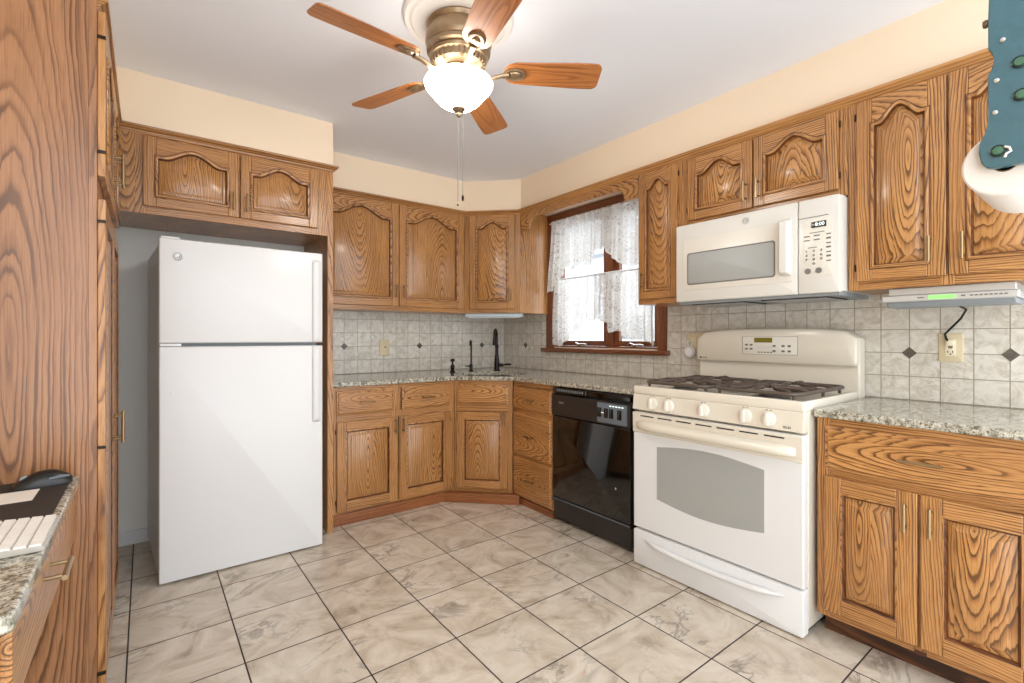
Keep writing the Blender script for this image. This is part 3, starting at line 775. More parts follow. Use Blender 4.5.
# ------------------------------------------------------------------ stove
SW = .838
s = thing('gas_stove', 'off-white freestanding gas range with five knobs and oven below', 'stove', (2.07, 1.642, 0), R90)
b = MB(); b.box(.003, SW-.003, .04, .685, .03, .903, 'bisque'); b.box(.02, SW-.02, .06, .66, .0, .03, 'seam'); b.build('body', s, bevel=.004)
# cooktop with raised lip and sunken well
b = MB()
def rr(ins, z, r=.012, x0=0, x1=SW, y0=-.004, y1=.60, n=5):
    out = []; q = max(r-ins, .003)
    for cx, cy, a0 in ((x1-ins-q, y1-ins-q, 0), (x0+ins+q, y1-ins-q, 90), (x0+ins+q, y0+ins+q, 180), (x1-ins-q, y0+ins+q, 270)):
        for k in range(n+1):
            t = math.radians(a0+90*k/n); out.append((cx+q*math.cos(t), cy+q*math.sin(t), z))
    return out
b.loft([rr(.002, .9045), rr(0, .908), rr(0, .938), rr(.004, .945), rr(.03, .945), rr(.038, .940), rr(.05, .934)], 'bisque', True, True, True)
ct = b.build('cooktop', s, smooth=50)
b = MB(); b.prism([(-.002, .819), (-.012, .822), (-.004, .9035), (.04, .9035), (.04, .819)], 'x', .002, SW-.002, 'bisque'); pn = b.build('control_panel', s, bevel=.003)
for x in (.126, .219, .407, .603, .701):
    b = MB(); c0 = (x, -.0085, .861)
    b.lathe([(.031, .004), (.031, -.004), (.028, -.008), (.024, -.010), (.0, -.010)], c0, 'bisque_plastic', 'y', 28)
    b.prism([(x-.009, .861-.025), (x+.009, .861-.025), (x+.007, .861+.026), (x-.007, .861+.026)], 'y', -.0185-.018, -.0185, 'bisque_plastic')
    k = b.build('knob', pn, bevel=.003)
    b = MB(); b.box(x-.012, x-.004, -.0055, -.0035, .896, .899, 'textdk'); b.box(x+.004, x+.012, -.0058, -.0040, .8955, .8985, 'text'); b.build('knob_print', pn)
copytext('XL44', .014, 'text', 'panel_print', pn, (.775, -.0118, .836), (PI/2-.1, 0, 0))
# oven door
b = MB(); b.box(.002, SW-.004, -.004, .04, .20, .810, 'white'); od = b.build('oven_door', s, bevel=.006)
b = MB(); b.prism([(-.0045, .70), (-.010, .704), (-.012, .806), (-.004, .808)], 'x', .002, SW-.004, 'bisque'); b.build('door_header', od, bevel=.003)
b = MB()
for k in range(7): b.box(.055+k*.105, .135+k*.105, -.0135, -.0105, .789, .7945, 'seam')
b.build('vent_slot', od)
# wide rounded handle bar
def hring(x, k): return [(x, -.012-(.045*max(0, math.cos(t)))*k, .742+.026*math.sin(t)*(.6+.4*k)) for t in [-PI/2+PI*i/10 for i in range(11)]]
xs = [.03, .05, .09, .16, SW/2, SW-.16, SW-.09, SW-.05, SW-.03]; ks = [.05, .55, .9, 1, 1, 1, .9, .55, .05]
b = MB(); b.loft([hring(x, k) for x, k in zip(xs, ks)], 'bisque', True, True, True); b.build('handle', od, smooth=60)
# grey window with bowed top and bottom
wx0, wx1 = .150, .682
top = [(wx0+(wx1-wx0)*i/16, .643+.026*math.sin(PI*i/16)) for i in range(17)]; bot = [(wx0+(wx1-wx0)*i/16, .378-.028*math.sin(PI*i/16)) for i in range(17)]
b = MB(); b.prism(bot+top[::-1], 'y', -.0055, -.002, 'grey_glass'); part_label(b.build('oven_window', od), 'grey oven window with bowed edges')
# storage drawer
b = MB(); b.rbox(.002, SW-.004, .006, .190, -.006, .04, .012, 'white', .008); dr = b.build('storage_drawer', s)
b = MB(); N = 20
def dh(i): t = i/N; return (.075+(SW-.15)*t, -.008-.022*min(1, math.sin(PI*t)*2.2), .150-.018*math.sin(PI*t))
b.tube([dh(i) for i in range(N+1)], [.003+.010*min(1, math.sin(PI*i/N)*3) for i in range(N+1)], 'white', 10); b.build('handle', dr, smooth=60)
for x in (.06, SW-.06):
    b = MB(); b.lathe([(0, 0), (.016, 0), (.016, .012), (.008, .016), (.008, .03), (0, .03)], (x, .05, 0), 'rubber', n=14); b.build('foot', s)
# backguard
b = MB(); b.box(.004, SW-.004, .62, .695, .903, 1.20, 'bisque'); b.build('back_panel', s, bevel=.008)
b = MB(); N = 18
zt = lambda t: 1.218+.030*(1-(2*t-1)**4)
def bgring(ins, y, zadd=0):
    x0, x1 = .006+ins, SW-.006-ins; r = .03; pts = []
    zb = 1.062+ins
    pts += [(x0+r*.5, y, zb), (x1-r*.5, y, zb), (x1-r*.15, y, zb+r*.15), (x1, y, zb+r*.5)]
    for i in range(N+1):
        t = 1-i/N; q = min(t, 1-t); drop = 0
        if q < .04: drop = .022*(1-q/.04)**2
        pts.append((x0+(x1-x0)*t, y, zt(t)-ins-drop))
    pts += [(x0, y, zb+r*.5), (x0+r*.15, y, zb+r*.15)]
    return pts
b.loft([bgring(0, .693), bgring(0, .600), bgring(.003, .592), bgring(.010, .587)], 'bisque', True, True, True)
bg_ = b.build('backguard', s, smooth=45)
b = MB(); b.rbox(.290, .575, 1.108, 1.205, .5845, .589, .008, 'bisque_plastic', .0015); dp = b.build('display_panel', bg_)
b = MB(); b.box(.355, .45, .5830, .5850, 1.173, 1.199, 'lcd2'); part_label(b.build('clock_display', dp), 'amber clock display')
b = MB()
for x, z in ((.312, 1.16), (.338, 1.16), (.312, 1.138), (.338, 1.138), (.46, 1.155), (.46, 1.128), (.505, 1.155), (.535, 1.155), (.505, 1.128), (.535, 1.128)):
    b.rbox(x-.008, x+.008, z-.005, z+.005, .5832, .5850, .003, 'text', .0006)
for k in range(5): b.box(.375+k*.016, .386+k*.016, .5836, .5850, 1.143, 1.150, 'puck'); b.box(.375+k*.016, .386+k*.016, .5836, .5850, 1.118, 1.123, 'lcd2')
b.build('touch_key', dp)
b = MB(); b.box(.290, .575, .5842, .5850, 1.2045, 1.2058, 'text'); b.box(.290, .575, .5842, .5850, 1.1072, 1.1085, 'text'); b.box(.2892, .2905, .5842, .5850, 1.108, 1.205, 'text'); b.box(.5745, .5758, .5842, .5850, 1.108, 1.205, 'text'); b.build('panel_outline', dp)
b = MB(); b.lathe([(0, 0), (.006, 0), (.006, -.0015), (0, -.0015)], (.035, .5875, 1.082), 'textdk', 'y', 14); b.build('badge', bg_)
b = MB(); b.box(.045, .075, .5862, .5878, 1.080, 1.0845, 'text'); b.build('badge_print', bg_)
# burners and grates
for bx, by, br in ((.20, .15, .048), (.20, .44, .040), (.64, .15, .052), (.64, .44, .036)):
    b = MB(); b.lathe([(br*1.5, 0), (br*1.45, .003), (br*.95, .004), (br*.95, .014), (br*1.05, .016), (br*1.05, .021), (br*.9, .024), (0, .024)], (bx, by, .9342), 'burner', n=28); b.build('burner', s, smooth=30)
def grate(x0, x1, y0, y1):
    b = MB(); z = .972; r = .0085
    def bar(p): b.tube(p, r, 'iron', 8, 1.0)
    R = .05
    pts = []
    for cx, cy, a0 in ((x1-R, y1-R, 0), (x0+R, y1-R, 90), (x0+R, y0+R, 180), (x1-R, y0+R, 270)):
        for k in range(7):
            t = math.radians(a0+90*k/6); pts.append((cx+R*math.cos(t), cy+R*math.sin(t), z-.006))
    bar(pts+[pts[0], pts[1]])
    ym_ = (y0+y1)/2; xm = (x0+x1)/2
    bar([(x0, ym_, z-.004), (x1, ym_, z-.004)])
    for cy in ((y0+ym_)/2, (ym_+y1)/2):
        for a in range(4):
            dx, dy = ((1, 0), (-1, 0), (0, 1), (0, -1))[a]
            L = (x1-x0)/2 if dx else (ym_-y0)/2
            p = [(xm+dx*L, cy+dy*L, z-.006), (xm+dx*L*.72, cy+dy*L*.72, z+.006), (xm+dx*.032, cy+dy*.032, z+.006)]
            bar(p)
        for sx in (-1, 1):
            for sy in (-1, 1): bar([(xm+sx*.13, cy+sy*.08, z-.002), (xm+sx*.05, cy+sy*.035, z+.004)])
    for fx, fy in ((x0+.02, y0+.02), (x1-.02, y0+.02), (x0+.02, y1-.02), (x1-.02, y1-.02), (x0, ym_), (x1, ym_)):
        b.tube([(fx, fy, z-.004), (fx, fy, .936)], .007, 'iron', 8)
    part_label(b.build('burner_grate', s, smooth=50), 'brown-black cast iron burner grate')
grate(.045, .405, .03, .565); grate(.435, .795, .03, .565)

# ------------------------------------------------------------------ microwave
MW = .803
m = thing('microwave', 'white over-the-range microwave mounted above the gas stove', 'microwave', (2.375, 1.589, 0), R90)
b = MB(); b.box(0, MW, .03, .397, 1.405, 1.822, 'mwhite'); b.build('body', m, bevel=.004)
b = MB(); b.box(.01, MW-.01, .02, .39, 1.385, 1.405, 'gasket')
for x in (.06, .44): b.box(x, x+.30, .06, .30, 1.381, 1.386, 'seam'); 
b.build('underside', m)
b = MB()
for x in (.06, .44):
    for k in range(9): b.box(x+.012, x+.288, .07+k*.025, .080+k*.025, 1.379, 1.3835, 'silver')
b.build('grease_filter', m)
b = MB(); b.rbox(0, .634, 1.398, 1.822, 0, .03, .008, 'mwhite', .006); md = b.build('door', m)
b = MB(); b.rbox(.044, .612, 1.458, 1.742, -.003, .002, .008, 'bisque_plastic', .002); b.rbox(.044, .612, 1.458, 1.742, -.0022, .002, .008, 'mwhite', .002); b.build('door_bezel', md)
b = MB(); b.rbox(.079, .531, 1.494, 1.655, -.0045, -.001, .012, 'mw_glass', .001); wn_ = b.build('door_window', md)
b = MB(); b.rbox(.072, .538, 1.487, 1.662, -.0036, -.001, .014, 'text', .001); b.build('window_gasket', md)
b = MB(); 
def hz(z, k): return [(.568, -.004, z), (.566, -.034*k-.004, z), (.574, -.046*k-.004, z), (.606, -.044*k-.004, z), (.612, -.034*k-.004, z), (.612, -.004, z)]
b.loft([hz(1.488, .35), hz(1.50, .95), hz(1.52, 1), hz(1.715, 1), hz(1.735, .95), hz(1.746, .35)], 'mwhite', True, True, True); b.build('handle', md, bevel=.003)
badge(md, .396, -.0005, 1.782, .017)
b = MB(); b.rbox(.637, MW, 1.398, 1.822, 0, .03, .008, 'mwhite', .006); mp = b.build('control_panel', m)
b = MB(); b.box(.64, .76, -.0015, .001, 1.738, 1.7405, 'text'); b.rbox(.66, .775, 1.475, 1.733, -.0012, .001, .004, 'bisque_plastic', .0006); b.build('key_sheet', mp)
b = MB(); b.rbox(.693, .752, 1.690, 1.716, -.0035, .0, .002, 'lcdoff', .0006); ds = b.build('clock_display', mp)
copytext('8:00', .022, 'digit', 'clock_digit', ds, (.727, -.0042, 1.703), FR)
b = MB(); b.box(.685, .745, -.0022, -.001, 1.667, 1.670, 'text'); b.box(.68, .715, -.0022, -.001, 1.601, 1.604, 'text')
for x in (.672, .712):
    for z in (1.652, 1.634): b.box(x-.010, x+.014, -.0022, -.001, z, z+.005, 'text')
for k in range(7): b.box(.752, .770, -.0022, -.001, 1.652-k*.0195, 1.657-k*.0195+(.003 if k % 2 else 0), 'text')
b.build('key_print', mp)
for r in range(4):
    for q in range(3):
        s_ = ('123', '456', '789', '-0+')[r][q]
        if s_ in '-+': continue
        kn = copytext(s_, .0135, 'textdk', 'keypad_number', mp, (.672+q*.030, -.002, 1.587-r*.019), FR); kn.scale = (1.7, 1, 1)
for x in (.678, .722):
    b = MB(); b.lathe([(0, 0), (.013, 0), (.013, -.002), (0, -.002)], (x, -.0012, 1.498), 'text', 'y', 16); b.build('touch_key', mp)

# ------------------------------------------------------------------ small kitchen things
# faucet
def up_pts(c, pts): return [(c[0]+x*-.7071+y*0, c[1]+x*-.7071, c[2]+z) for x, y, z in pts]
fx, fy = 2.40, 3.36
b = MB(); b.lathe([(.0, 0), (.030, 0), (.030, .006), (.024, .012), (.021, .03), (.023, .06), (.020, .10), (.015, .14), (.013, .19), (.016, .20), (.016, .215), (.013, .225), (0, .225)], (fx, fy, .914), 'bronze', n=20)
fc = b.build('faucet', smooth=50); tag(fc, 'dark bronze gooseneck faucet behind the corner sink', 'faucet')
b = MB(); arc_ = [(0, 0, .215), (0, 0, .29)]+[(.060-.060*math.cos(PI*k/10), 0, .29+.062*math.sin(PI*k/10)) for k in range(1, 11)]+[(.12, 0, .275)]
b.tube(up_pts((fx, fy, .914), arc_), .011, 'bronze', 10); b.build('spout', fc)
b = MB(); b.tube(up_pts((fx, fy, .914), [(.12, 0, .28), (.121, 0, .25), (.123, 0, .22)]), [.012, .015, .018], 'bronze', 12); b.build('spray_head', fc)
b = MB(); q = Vector((.7071, -.7071, 0)); p0 = Vector((fx, fy, .965))
b.tube([p0, p0+q*.035, p0+q*.055], [.013, .014, .012], 'bronze', 10); b.tube([p0+q*.05, p0+q*.10+Vector((0, 0, .006)), p0+q*.125+Vector((0, 0, .004))], [.006, .008, .006], 'bronze', 8); b.build('handle', fc)
tx, ty = 2.20, 3.455
b = MB(); b.lathe([(0, 0), (.022, 0), (.022, .005), (.014, .010), (.014, .055), (.009, .062), (0, .062)], (tx, ty, .914), 'bronze', n=16)
ft = tag(b.build('filter_tap', smooth=50), 'slim dark filtered-water tap left of the gooseneck faucet', 'tap')
b = MB(); b.tube(up_pts((tx, ty, .914), [(0, 0, .055), (0, 0, .24)]+[(.02-.02*math.cos(PI*k/8), 0, .24+.02*math.sin(PI*k/8)) for k in range(1, 9)]+[(.042, 0, .215)]), .0065, 'bronze', 10); b.build('spout', ft)
b = MB(); b.tube([(tx, ty, .955), (tx-.03, ty+.005, .958), (tx-.055, ty+.008, .958)], [.006, .006, .004], 'bronze', 8); b.build('lever', ft)
px, py = 2.01, 3.44
b = MB(); b.lathe([(0, 0), (.024, 0), (.024, .004), (.017, .012), (.012, .02), (.017, .032), (.018, .05), (.012, .06), (.008, .066), (.008, .085), (.016, .09), (.018, .10), (.016, .112), (0, .113)], (px, py, .914), 'bronze', n=18)
sd = tag(b.build('soap_dispenser', smooth=50), 'dark bronze soap dispenser at the left of the sink', 'soap dispenser')
b = MB(); b.tube(up_pts((px, py, .914), [(0, 0, .102), (.04, 0, .104), (.06, 0, .096)]), [.007, .006, .005], 'bronze', 8); b.build('nozzle', sd)

# under-cabinet lamp below the corner cabinet
l = thing('under_cabinet_light', 'pale under-cabinet strip light below the corner wall cabinet', 'lamp', (DX, DY, 0), -PI/4)
b = MB(); b.box(-.005, .48, .03, .12, 1.372, 1.4035, 'tube'); b.build('housing', l, bevel=.005)
b = MB(); b.box(.02, .455, .04, .11, 1.366, 1.3725, 'vinyl'); b.build('diffuser', l, bevel=.003)

# radio
r = thing('under_cabinet_radio', 'silver radio with green display mounted under the tall wall cabinet', 'radio', (2.47, .665, 0), R90)
W = .405
b = MB(); b.box(.02, W-.01, .015, .22, 1.372, 1.4035, 'silver'); b.box(.0, W, .0, .21, 1.345, 1.372, 'silver'); b.prism([(.005, 1.345), (.20, 1.345), (.18, 1.325), (.03, 1.325)], 'x', .015, W-.01, 'gasket'); b.build('case', r, bevel=.004)
b = MB(); b.box(.005, W-.005, -.004, .001, 1.348, 1.370, 'silver'); fp = b.build('front_panel', r, bevel=.001)
b = MB(); b.box(.155, .235, -.0055, -.0035, 1.3515, 1.3665, 'lcd'); part_label(b.build('display', fp), 'lit green display')
b = MB()
for k in range(8): b.box(.275+k*.013, .284+k*.013, -.0055, -.0035, 1.357, 1.362, 'text')
b.box(.12, .14, -.0055, -.0035, 1.357, 1.362, 'text'); b.box(.25, .262, -.0055, -.0035, 1.357, 1.363, 'text'); b.build('button', fp)
b = MB(); b.lathe([(0, -.02), (.010, -.02), (.010, 0), (0, 0)], (.0, .05, 1.357), 'silver', 'x', 16); b.build('dial', r)
# cord
b = MB(); b.tube([(2.60, .440, 1.326), (2.68, .435, 1.315), (2.73, .46, 1.28), (2.756, .50, 1.235), (2.760, .516, 1.215), (2.757, .512, 1.195), (2.742, .506, 1.188)], .0042, 'rubber', 8)
tag(b.build('power_cord', smooth=60), 'thin radio cord running from the radio down to the wall outlet', 'cord')
# outlets
def wx(y): return y
o = thing('wall_outlet', 'ivory outlet plate on the backsplash below the silver radio', 'outlet', (X1-.008, .499, 1.156), R90)
b = MB(); b.rbox(-.040, .040, -.062, .062, -.006, 0, .006, 'ivory', .003); pl = b.build('cover_plate', o)
b = MB(); b.rbox(-.018, .018, -.036, .036, -.008, -.005, .003, 'ivory2', .001); rc = b.build('receptacle', o)
b = MB(); b.box(-.007, .007, -.0092, -.0078, -.003, .001, 'seam'); b.box(-.007, .007, -.0092, -.0078, .003, .007, 'trim_red'); b.build('test_button', rc)
b = MB()
for z in (-.022,): b.box(-.010, -.007, -.0086, -.0078, z, z+.009, 'seam'); b.box(.006, .009, -.0086, -.0078, z, z+.009, 'seam'); b.lathe([(0, 0), (.003, 0), (.003, -.0006), (0, -.0006)], (0, -.008, z-.006), 'seam', 'y', 10)
b.build('socket_slot', rc)
b = MB(); b.rbox(-.012, .012, .008, .034, -.026, -.0085, .004, 'ivory2', .003); tag(b.build('plug', None, loc=None), 'small plug in the outlet below the radio', 'plug')
pg = bpy.data.objects['plug']; pg.location = (X1-.008, .499, 1.156); pg.rotation_euler = (0, 0, R90)
o = thing('light_switch', 'ivory light switch plate on the back wall tiles', 'light switch', (1.553, Y1-.008, 1.118), 0)
b = MB(); b.rbox(-.043, .043, -.066, .066, -.006, 0, .006, 'ivory', .003); b.build('cover_plate', o)
b = MB(); b.box(-.006, .006, -.009, -.005, -.014, .014, 'ivory2'); b.prism([(-.006, -.008), (-.018, .006), (-.014, .010), (-.006, .004)], 'x', -.004, .004, 'seam'); b.build('toggle', o)
o = thing('wall_outlet', 'ivory outlet plate between the window and the stove backguard', 'outlet', (X1-.008, 1.722, 1.165), R90)
b = MB(); b.rbox(-.048, .048, -.062, .062, -.006, 0, .006, 'ivory', .003); b.build('cover_plate', o)
b = MB(); b.rbox(-.017, .017, -.036, .036, -.008, -.005, .003, 'ivory2', .001); b.build('receptacle', o)
o = thing('hanging_timer', 'round pale timer hanging from the outlet beside the stove', 'timer', (X1-.017, 1.742, 1.110), R90)
b = MB(); b.lathe([(0, 0), (.036, 0), (.040, -.004), (.040, -.014), (.036, -.019), (.0, -.021)], (0, 0, 0), 'puck', 'y', 30); dsk = b.build('case', o, smooth=40)
b = MB(); b.lathe([(0, 0), (.026, 0), (.025, -.002), (0, -.003)], (0, -.0205, 0), 'vinyl', 'y', 26); b.build('face', dsk)
b = MB(); b.tube([(-.010, -.008, .036), (-.012, -.010, .062), (0, -.012, .074), (.012, -.010, .062), (.010, -.008, .036)], .0035, 'vinyl', 8); b.build('hanging_loop', o)

# ------------------------------------------------------------------ ceiling fan
FX, FY = 1.026, 1.706
f = thing('ceiling_fan', 'ceiling fan with five wooden blades and a lit white glass bowl', 'ceiling fan', (FX, FY, 0), 0)
b = MB(); b.lathe([(0, ZC-.0005), (.222, ZC-.0005), (.226, ZC-.010), (.218, ZC-.020), (.200, ZC-.018), (.190, ZC-.026), (.172, ZC-.024), (.150, ZC-.03), (0, ZC-.03)], (0, 0, 0), 'medallion', n=56); part_label(b.build('ceiling_medallion', f, smooth=30), 'white plaster ceiling medallion')
b = MB(); b.lathe([(0, ZC-.03), (.128, ZC-.03), (.132, ZC-.038), (.128, ZC-.046), (.124, ZC-.052), (.134, ZC-.075), (.136, ZC-.105), (.128, ZC-.122), (.132, ZC-.130), (.130, ZC-.142), (.118, ZC-.150), (.122, ZC-.158), (.118, ZC-.168), (.108, ZC-.172), (.104, ZC-.196), (.070, ZC-.208), (0, ZC-.208)], (0, 0, 0), 'fanmetal', n=40)
for k in range(30):
    t = 2*PI*k/30; ca, sa = math.cos(t), math.sin(t)
    b.tube([(.108*ca, .108*sa, ZC-.173), (.106*ca, .106*sa, ZC-.194)], .005, 'fanmetal', 6)
b.build('motor_housing', f, smooth=30)
b = MB(); b.lathe([(0, ZC-.206), (.062, ZC-.206), (.066, ZC-.214), (.058, ZC-.222), (.056, ZC-.246), (.066, ZC-.252), (.068, ZC-.258), (0, ZC-.258)], (0, 0, 0), 'fanmetal', n=30); b.build('light_fitter', f, smooth=30)
b = MB(); b.lathe([(.060, 2.262), (.110, 2.260), (.128, 2.2565), (.136, 2.2525)], (0, 0, 0), 'globe_top', n=44); b.lathe([(.1362, 2.2524), (.141, 2.243), (.136, 2.230), (.122, 2.212), (.104, 2.192), (.085, 2.170), (.060, 2.153), (.030, 2.146), (0, 2.145)], (0, 0, 0), 'globe', n=44); part_label(b.build('glass_bowl', f, smooth=60), 'lit white frosted glass bowl')
b = MB(); b.lathe([(0, 2.147), (.026, 2.147), (.029, 2.140), (.022, 2.132), (.010, 2.126), (.012, 2.118), (.008, 2.110), (0, 2.108)], (0, 0, 0), 'fanmetal', n=20); b.build('finial', f, smooth=40)
for (ox, oy, zb, zk) in ((-.003, .002, 1.742, .008), (.0135, -.0103, 1.762, .024)):
    b = MB(); b.tube([(ox, oy, 2.135), (ox, oy, zb+.02)], .0014, 'text', 6)
    b.lathe([(0, 0), (.004, .002), (.005, zk*.6), (.003, zk), (0, zk)], (ox, oy, zb), 'bronze', n=10); b.build('pull_chain', f)
ZB = 2.295
for k in range(5):
    ang = math.radians(327+72*k); pit = math.radians(-14)
    def tr(u, v, w):   # u radial, v tangential, w up, pitched about the radial axis
        vv, ww = v*math.cos(pit)-w*math.sin(pit), v*math.sin(pit)+w*math.cos(pit)
        return (u*math.cos(ang)-vv*math.sin(ang), u*math.sin(ang)+vv*math.cos(ang), ZB+ww)
    r0, r1 = .185, .590; out = []
    def half(u):
        w_ = .054+.014*min(1, (u-r0)/.3)
        if u < r0+.05: w_ *= math.sqrt(max(.0, 1-((r0+.05-u)/.05)**2))
        if u > r1-.03: w_ *= .62+.38*math.sqrt(max(.0, 1-((u-r1+.03)/.03)**2))
        return w_
    us = [r0+.0005, r0+.004, r0+.012, r0+.025, r0+.05]+[r0+.05+(r1-.03-r0-.05)*i/8 for i in range(1, 9)]+[r1-.02, r1-.01, r1-.004, r1]
    ol = [(u, -half(u)) for u in us]+[(u, half(u)) for u in us[::-1]]
    bo = MB(); n = len(ol)
    vs = [tr(u, v, 0) for u, v in ol]+[tr(u, v, .006) for u, v in ol]
    fs = [list(range(n)), list(range(2*n-1, n-1, -1))]+[(i, (i+1) % n, (i+1) % n+n, i+n) for i in range(n)]
    oa, ob, oc = random.uniform(-.03, .03), random.uniform(0, .03), random.uniform(-.3, .3)
    gl = [(v+oa, ob, u+oc) for u, v in ol]*2
    bo.add(vs, fs, 'blade', lambda p: (0, 0, 0)); bo.g = gl
    bl = bo.build('fan_blade', f, bevel=.0015)
    ba = MB(); ba.tube([tr(.070, 0, -.030+.0), tr(.105, .006, -.036), tr(.14, .004, -.022), tr(.175, 0, -.012), tr(.205, 0, -.008)], [.010, .009, .008, .008, .010], 'fanmetal', 8, 1.5)
    def ell(a, bb, w): return [tr(.232+a*math.cos(2*PI*i/26), bb*math.sin(2*PI*i/26), w) for i in range(26)]
    ba.loft([ell(.047, .034, -.0005), ell(.047, .034, -.006), ell(.040, .028, -.009), ell(.034, .023, -.006), ell(.026, .018, -.006), ell(.020, .014, -.011), ell(.006, .004, -.012)], 'fanmetal', True, True, True)
    ba.build('blade_bracket', f, smooth=40)

# ------------------------------------------------------------------ desk at left
d = thing('desk', 'built-in oak desk with speckled granite top at the left edge', 'desk', (0, 0, 0), 0)
DZ = .784
slab('desktop', [(-.158, 1.030), (-.158, 1.946), (-.778, 1.946), (-.778, 1.030)], DZ-.03, DZ, None, None, .006, d)
b = MB(); b.box(-.20, -.182, 1.065, 1.946, .60, DZ-.03, 'oak', 'y'); b.box(-.76, -.20, 1.065, 1.085, .60, DZ-.03, 'oak', 'x'); b.build('apron', d)
b = MB(); b.box(-.182, -.164, 1.063, 1.93, .612, DZ-.035, 'oak', 'y'); dr = b.build('drawer', d, bevel=.003)
b = MB(); hx, hzz = -.132, .707
b.tube([(hx, 1.34, hzz), (hx, 1.45, hzz)], .0056, 'pull', 10)
for y in (1.355, 1.435): b.tube([(-.164, y, hzz), (hx, y, hzz)], .0042, 'pull', 8)
b.build('handle', dr)
b = MB(); b.box(-.76, -.197, 1.045, 1.063, 0, DZ-.03, 'oak', 'z'); b.box(-.197, -.178, 1.043, 1.063, 0, DZ-.03, 'oak', 'z'); b.box(-.228, -.204, 1.041, 1.045, 0, DZ-.03, 'oak', 'z'); b.build('end_panel', d, bevel=.002)
b = MB(); b.box(-.60, -.173, 1.507, 1.935, DZ+.0005, DZ+.004, 'mousepad'); tag(b.build('desk_mat', bevel=.001), 'dark desk mat lying on the granite desk under the mouse', 'mat')
b = MB(); b.box(-.55, -.228, 1.70, 1.815, DZ+.0045, DZ+.0053, 'paper'); tag(b.build('paper_sheet'), 'pale paper strip on the dark desk mat', 'paper')
# keyboard
k = thing('keyboard', 'white computer keyboard lying on the granite desk', 'keyboard', (-.157, 1.296, DZ+.0005), 0)
KY, KX = .205, .135
b = MB(); b.prism([(0, 0), (0, .010), (-KX, .018), (-KX, 0)], 'y', 0, KY, 'keyboard'); kb = b.build('base', k, bevel=.002)
for r_ in range(6):
    n = 11; ox = -.004-r_*.0215
    kw = KY-.006
    widths = [1]*n if r_ else [1.4, 1.2, 1.2, 4.2, 1.2, 1.3]
    tot = sum(widths); y = .003
    for wd in widths:
        L = kw*wd/tot; bk = MB()
        x0, x1 = ox-.0185, ox; zb = .0105+.06*(-x1); zc = .0105+.06*(-x0)
        vs = [(x0, y+.0004, zc-.001), (x1, y+.0004, zb-.001), (x1, y+L-.0004, zb-.001), (x0, y+L-.0004, zc-.001), (x0+.001, y+.001, zc+.003), (x1-.001, y+.001, zb+.003), (x1-.001, y+L-.001, zb+.003), (x0+.001, y+L-.001, zc+.003)]
        bk.add(vs, [(0, 3, 2, 1), (4, 5, 6, 7), (0, 1, 5, 4), (1, 2, 6, 5), (2, 3, 7, 6), (3, 0, 4, 7)], 'keys'); bk.build('key', k); y += L
# mouse
m_ = thing('computer_mouse', 'black wireless computer mouse resting on the dark desk mat', 'mouse', (-.228, 1.862, DZ+.0045), math.radians(10))
b = MB(); rings = []
for i in range(15):
    t = i/14; x = -.060+.120*t; h_ = .043*max(.02, math.sin(PI*(.05+.88*t)))**.7*(.80+.28*t); wv = .033*math.sin(PI*(.10+.8*t))**.45
    rings.append([(x, wv*math.cos(a), max(0, h_*math.sin(a)**.8 if 0 < a < PI else 0)) for a in [PI*j/14 for j in range(15)]]+[(x, -wv*.8, 0), (x, wv*.8, 0)])
b.loft(rings, 'mouse', True, True, True); b.build('shell', m_, smooth=60)
b = MB(); b.lathe([(0, -.004), (.010, -.004), (.010, .004), (0, .004)], (-.036, 0, .022), 'gasket', 'y', 14); b.build('scroll_wheel', m_)
b = MB(); b.tube([(.010, -.032, .020), (.035, -.029, .022), (.052, -.020, .020)], [.003, .005, .003], 'dw_grey', 8); part_label(b.build('side_grip', m_), 'grey side grip')

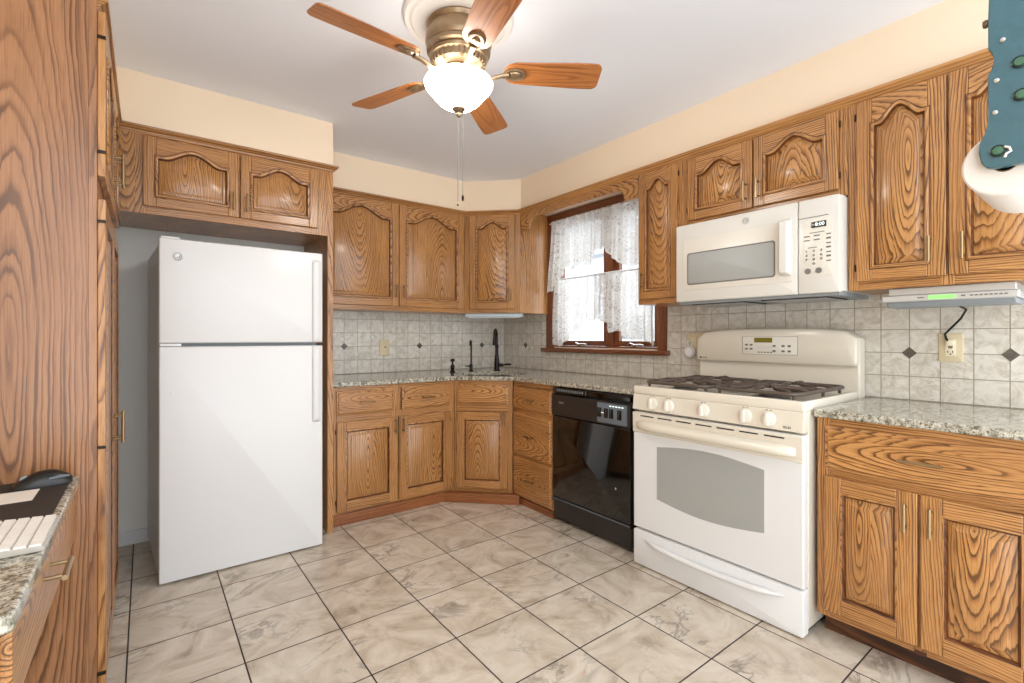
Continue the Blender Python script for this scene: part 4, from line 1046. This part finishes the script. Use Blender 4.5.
# ------------------------------------------------------------------ paper towel holder at right
h = thing('paper_towel_holder', 'teal painted wooden paper towel holder with green round studs', 'paper towel holder', (0, 0, 0), 0)
HX = 1.262
half_ = [(.174, 2.509), (.174, 1.835), (.175, 1.796), (.175, 1.744), (.169, 1.731), (.167, 1.717), (.171, 1.702), (.175, 1.695), (.175, 1.605), (.179, 1.586), (.187, 1.568), (.188, 1.552), (.184, 1.531), (.176, 1.520), (.165, 1.517)]
prof = half_+[(.266-y, z) for y, z in half_[::-1]]
TY, TZ = .154, 1.529
for x in (HX, HX+.243):
    b = MB(); b.prism(prof, 'x', x, x+.016, 'teal'); sd = b.build('side_board', h, bevel=.002)
    if x == HX:
        for y, z in ((.161, 1.547), (.131, 1.640), (.133, 1.700)):
            b = MB()
            b.lathe([(0, 0), (.0105, 0), (.011, -.003), (.009, -.0045), (0, -.0045)], (HX, y, z), 'greenrim', 'x', 22)
            b.lathe([(0, -.004), (.008, -.004), (.007, -.0065), (0, -.0075)], (HX, y, z), 'green', 'x', 22); b.build('stud', sd)
        for y, z in ((.155, 1.751), (.163, 1.679), (.165, 1.620)):
            b = MB(); b.lathe([(0, 0), (.0045, 0), (.004, -.002), (0, -.003)], (HX, y, z), 'chrome', 'x', 14); b.build('nail_head', sd)
        b = MB(); b.tube([(HX-.003, .152, 1.552), (HX-.005, .146, 1.548), (HX-.005, .144, 1.541), (HX-.005, .150, 1.538), (HX-.005, .152, 1.532)], .0022, 'paper', 8); b.build('hook', sd)
b = MB(); b.lathe([(0, 0), (.006, 0), (.008, .004), (.006, .008), (0, .009)], (HX+.009, .175, 1.796), 'card', 'y', 14); b.build('wooden_knob', h)
b = MB(); b.tube([(HX+.002, TY, TZ), (HX+.257, TY, TZ)], .009, 'teal', 14); b.build('dowel', h)
b = MB(); b.box(HX+.016, HX+.243, .095, .170, 1.98, 1.998, 'teal', 'x'); b.build('shelf_board', h)
RO, RI = .061, .018; b = MB(); rings = []
prf = [(RI, HX+.018), (RO-.003, HX+.018), (RO, HX+.021), (RO, HX+.236), (RO-.003, HX+.239), (RI, HX+.239)]
rings = [[(x, TY+r_*math.cos(2*PI*k/56), TZ+r_*math.sin(2*PI*k/56)) for k in range(56)] for r_, x in prf]
b.loft(rings+[rings[0]], 'paper', True); rl = b.build('paper_towel_roll', smooth=40); tag(rl, 'white paper towel roll hanging in the teal holder', 'paper towel roll')
b = MB(); rings = [[(x, TY+r_*math.cos(2*PI*k/30), TZ+r_*math.sin(2*PI*k/30)) for k in range(30)] for r_, x in ((RI-.002, HX+.0175), (RI-.0003, HX+.0175), (RI-.0003, HX+.240), (RI-.002, HX+.240))]
b.loft(rings+[rings[0]], 'card', True); b.build('cardboard_core', rl)
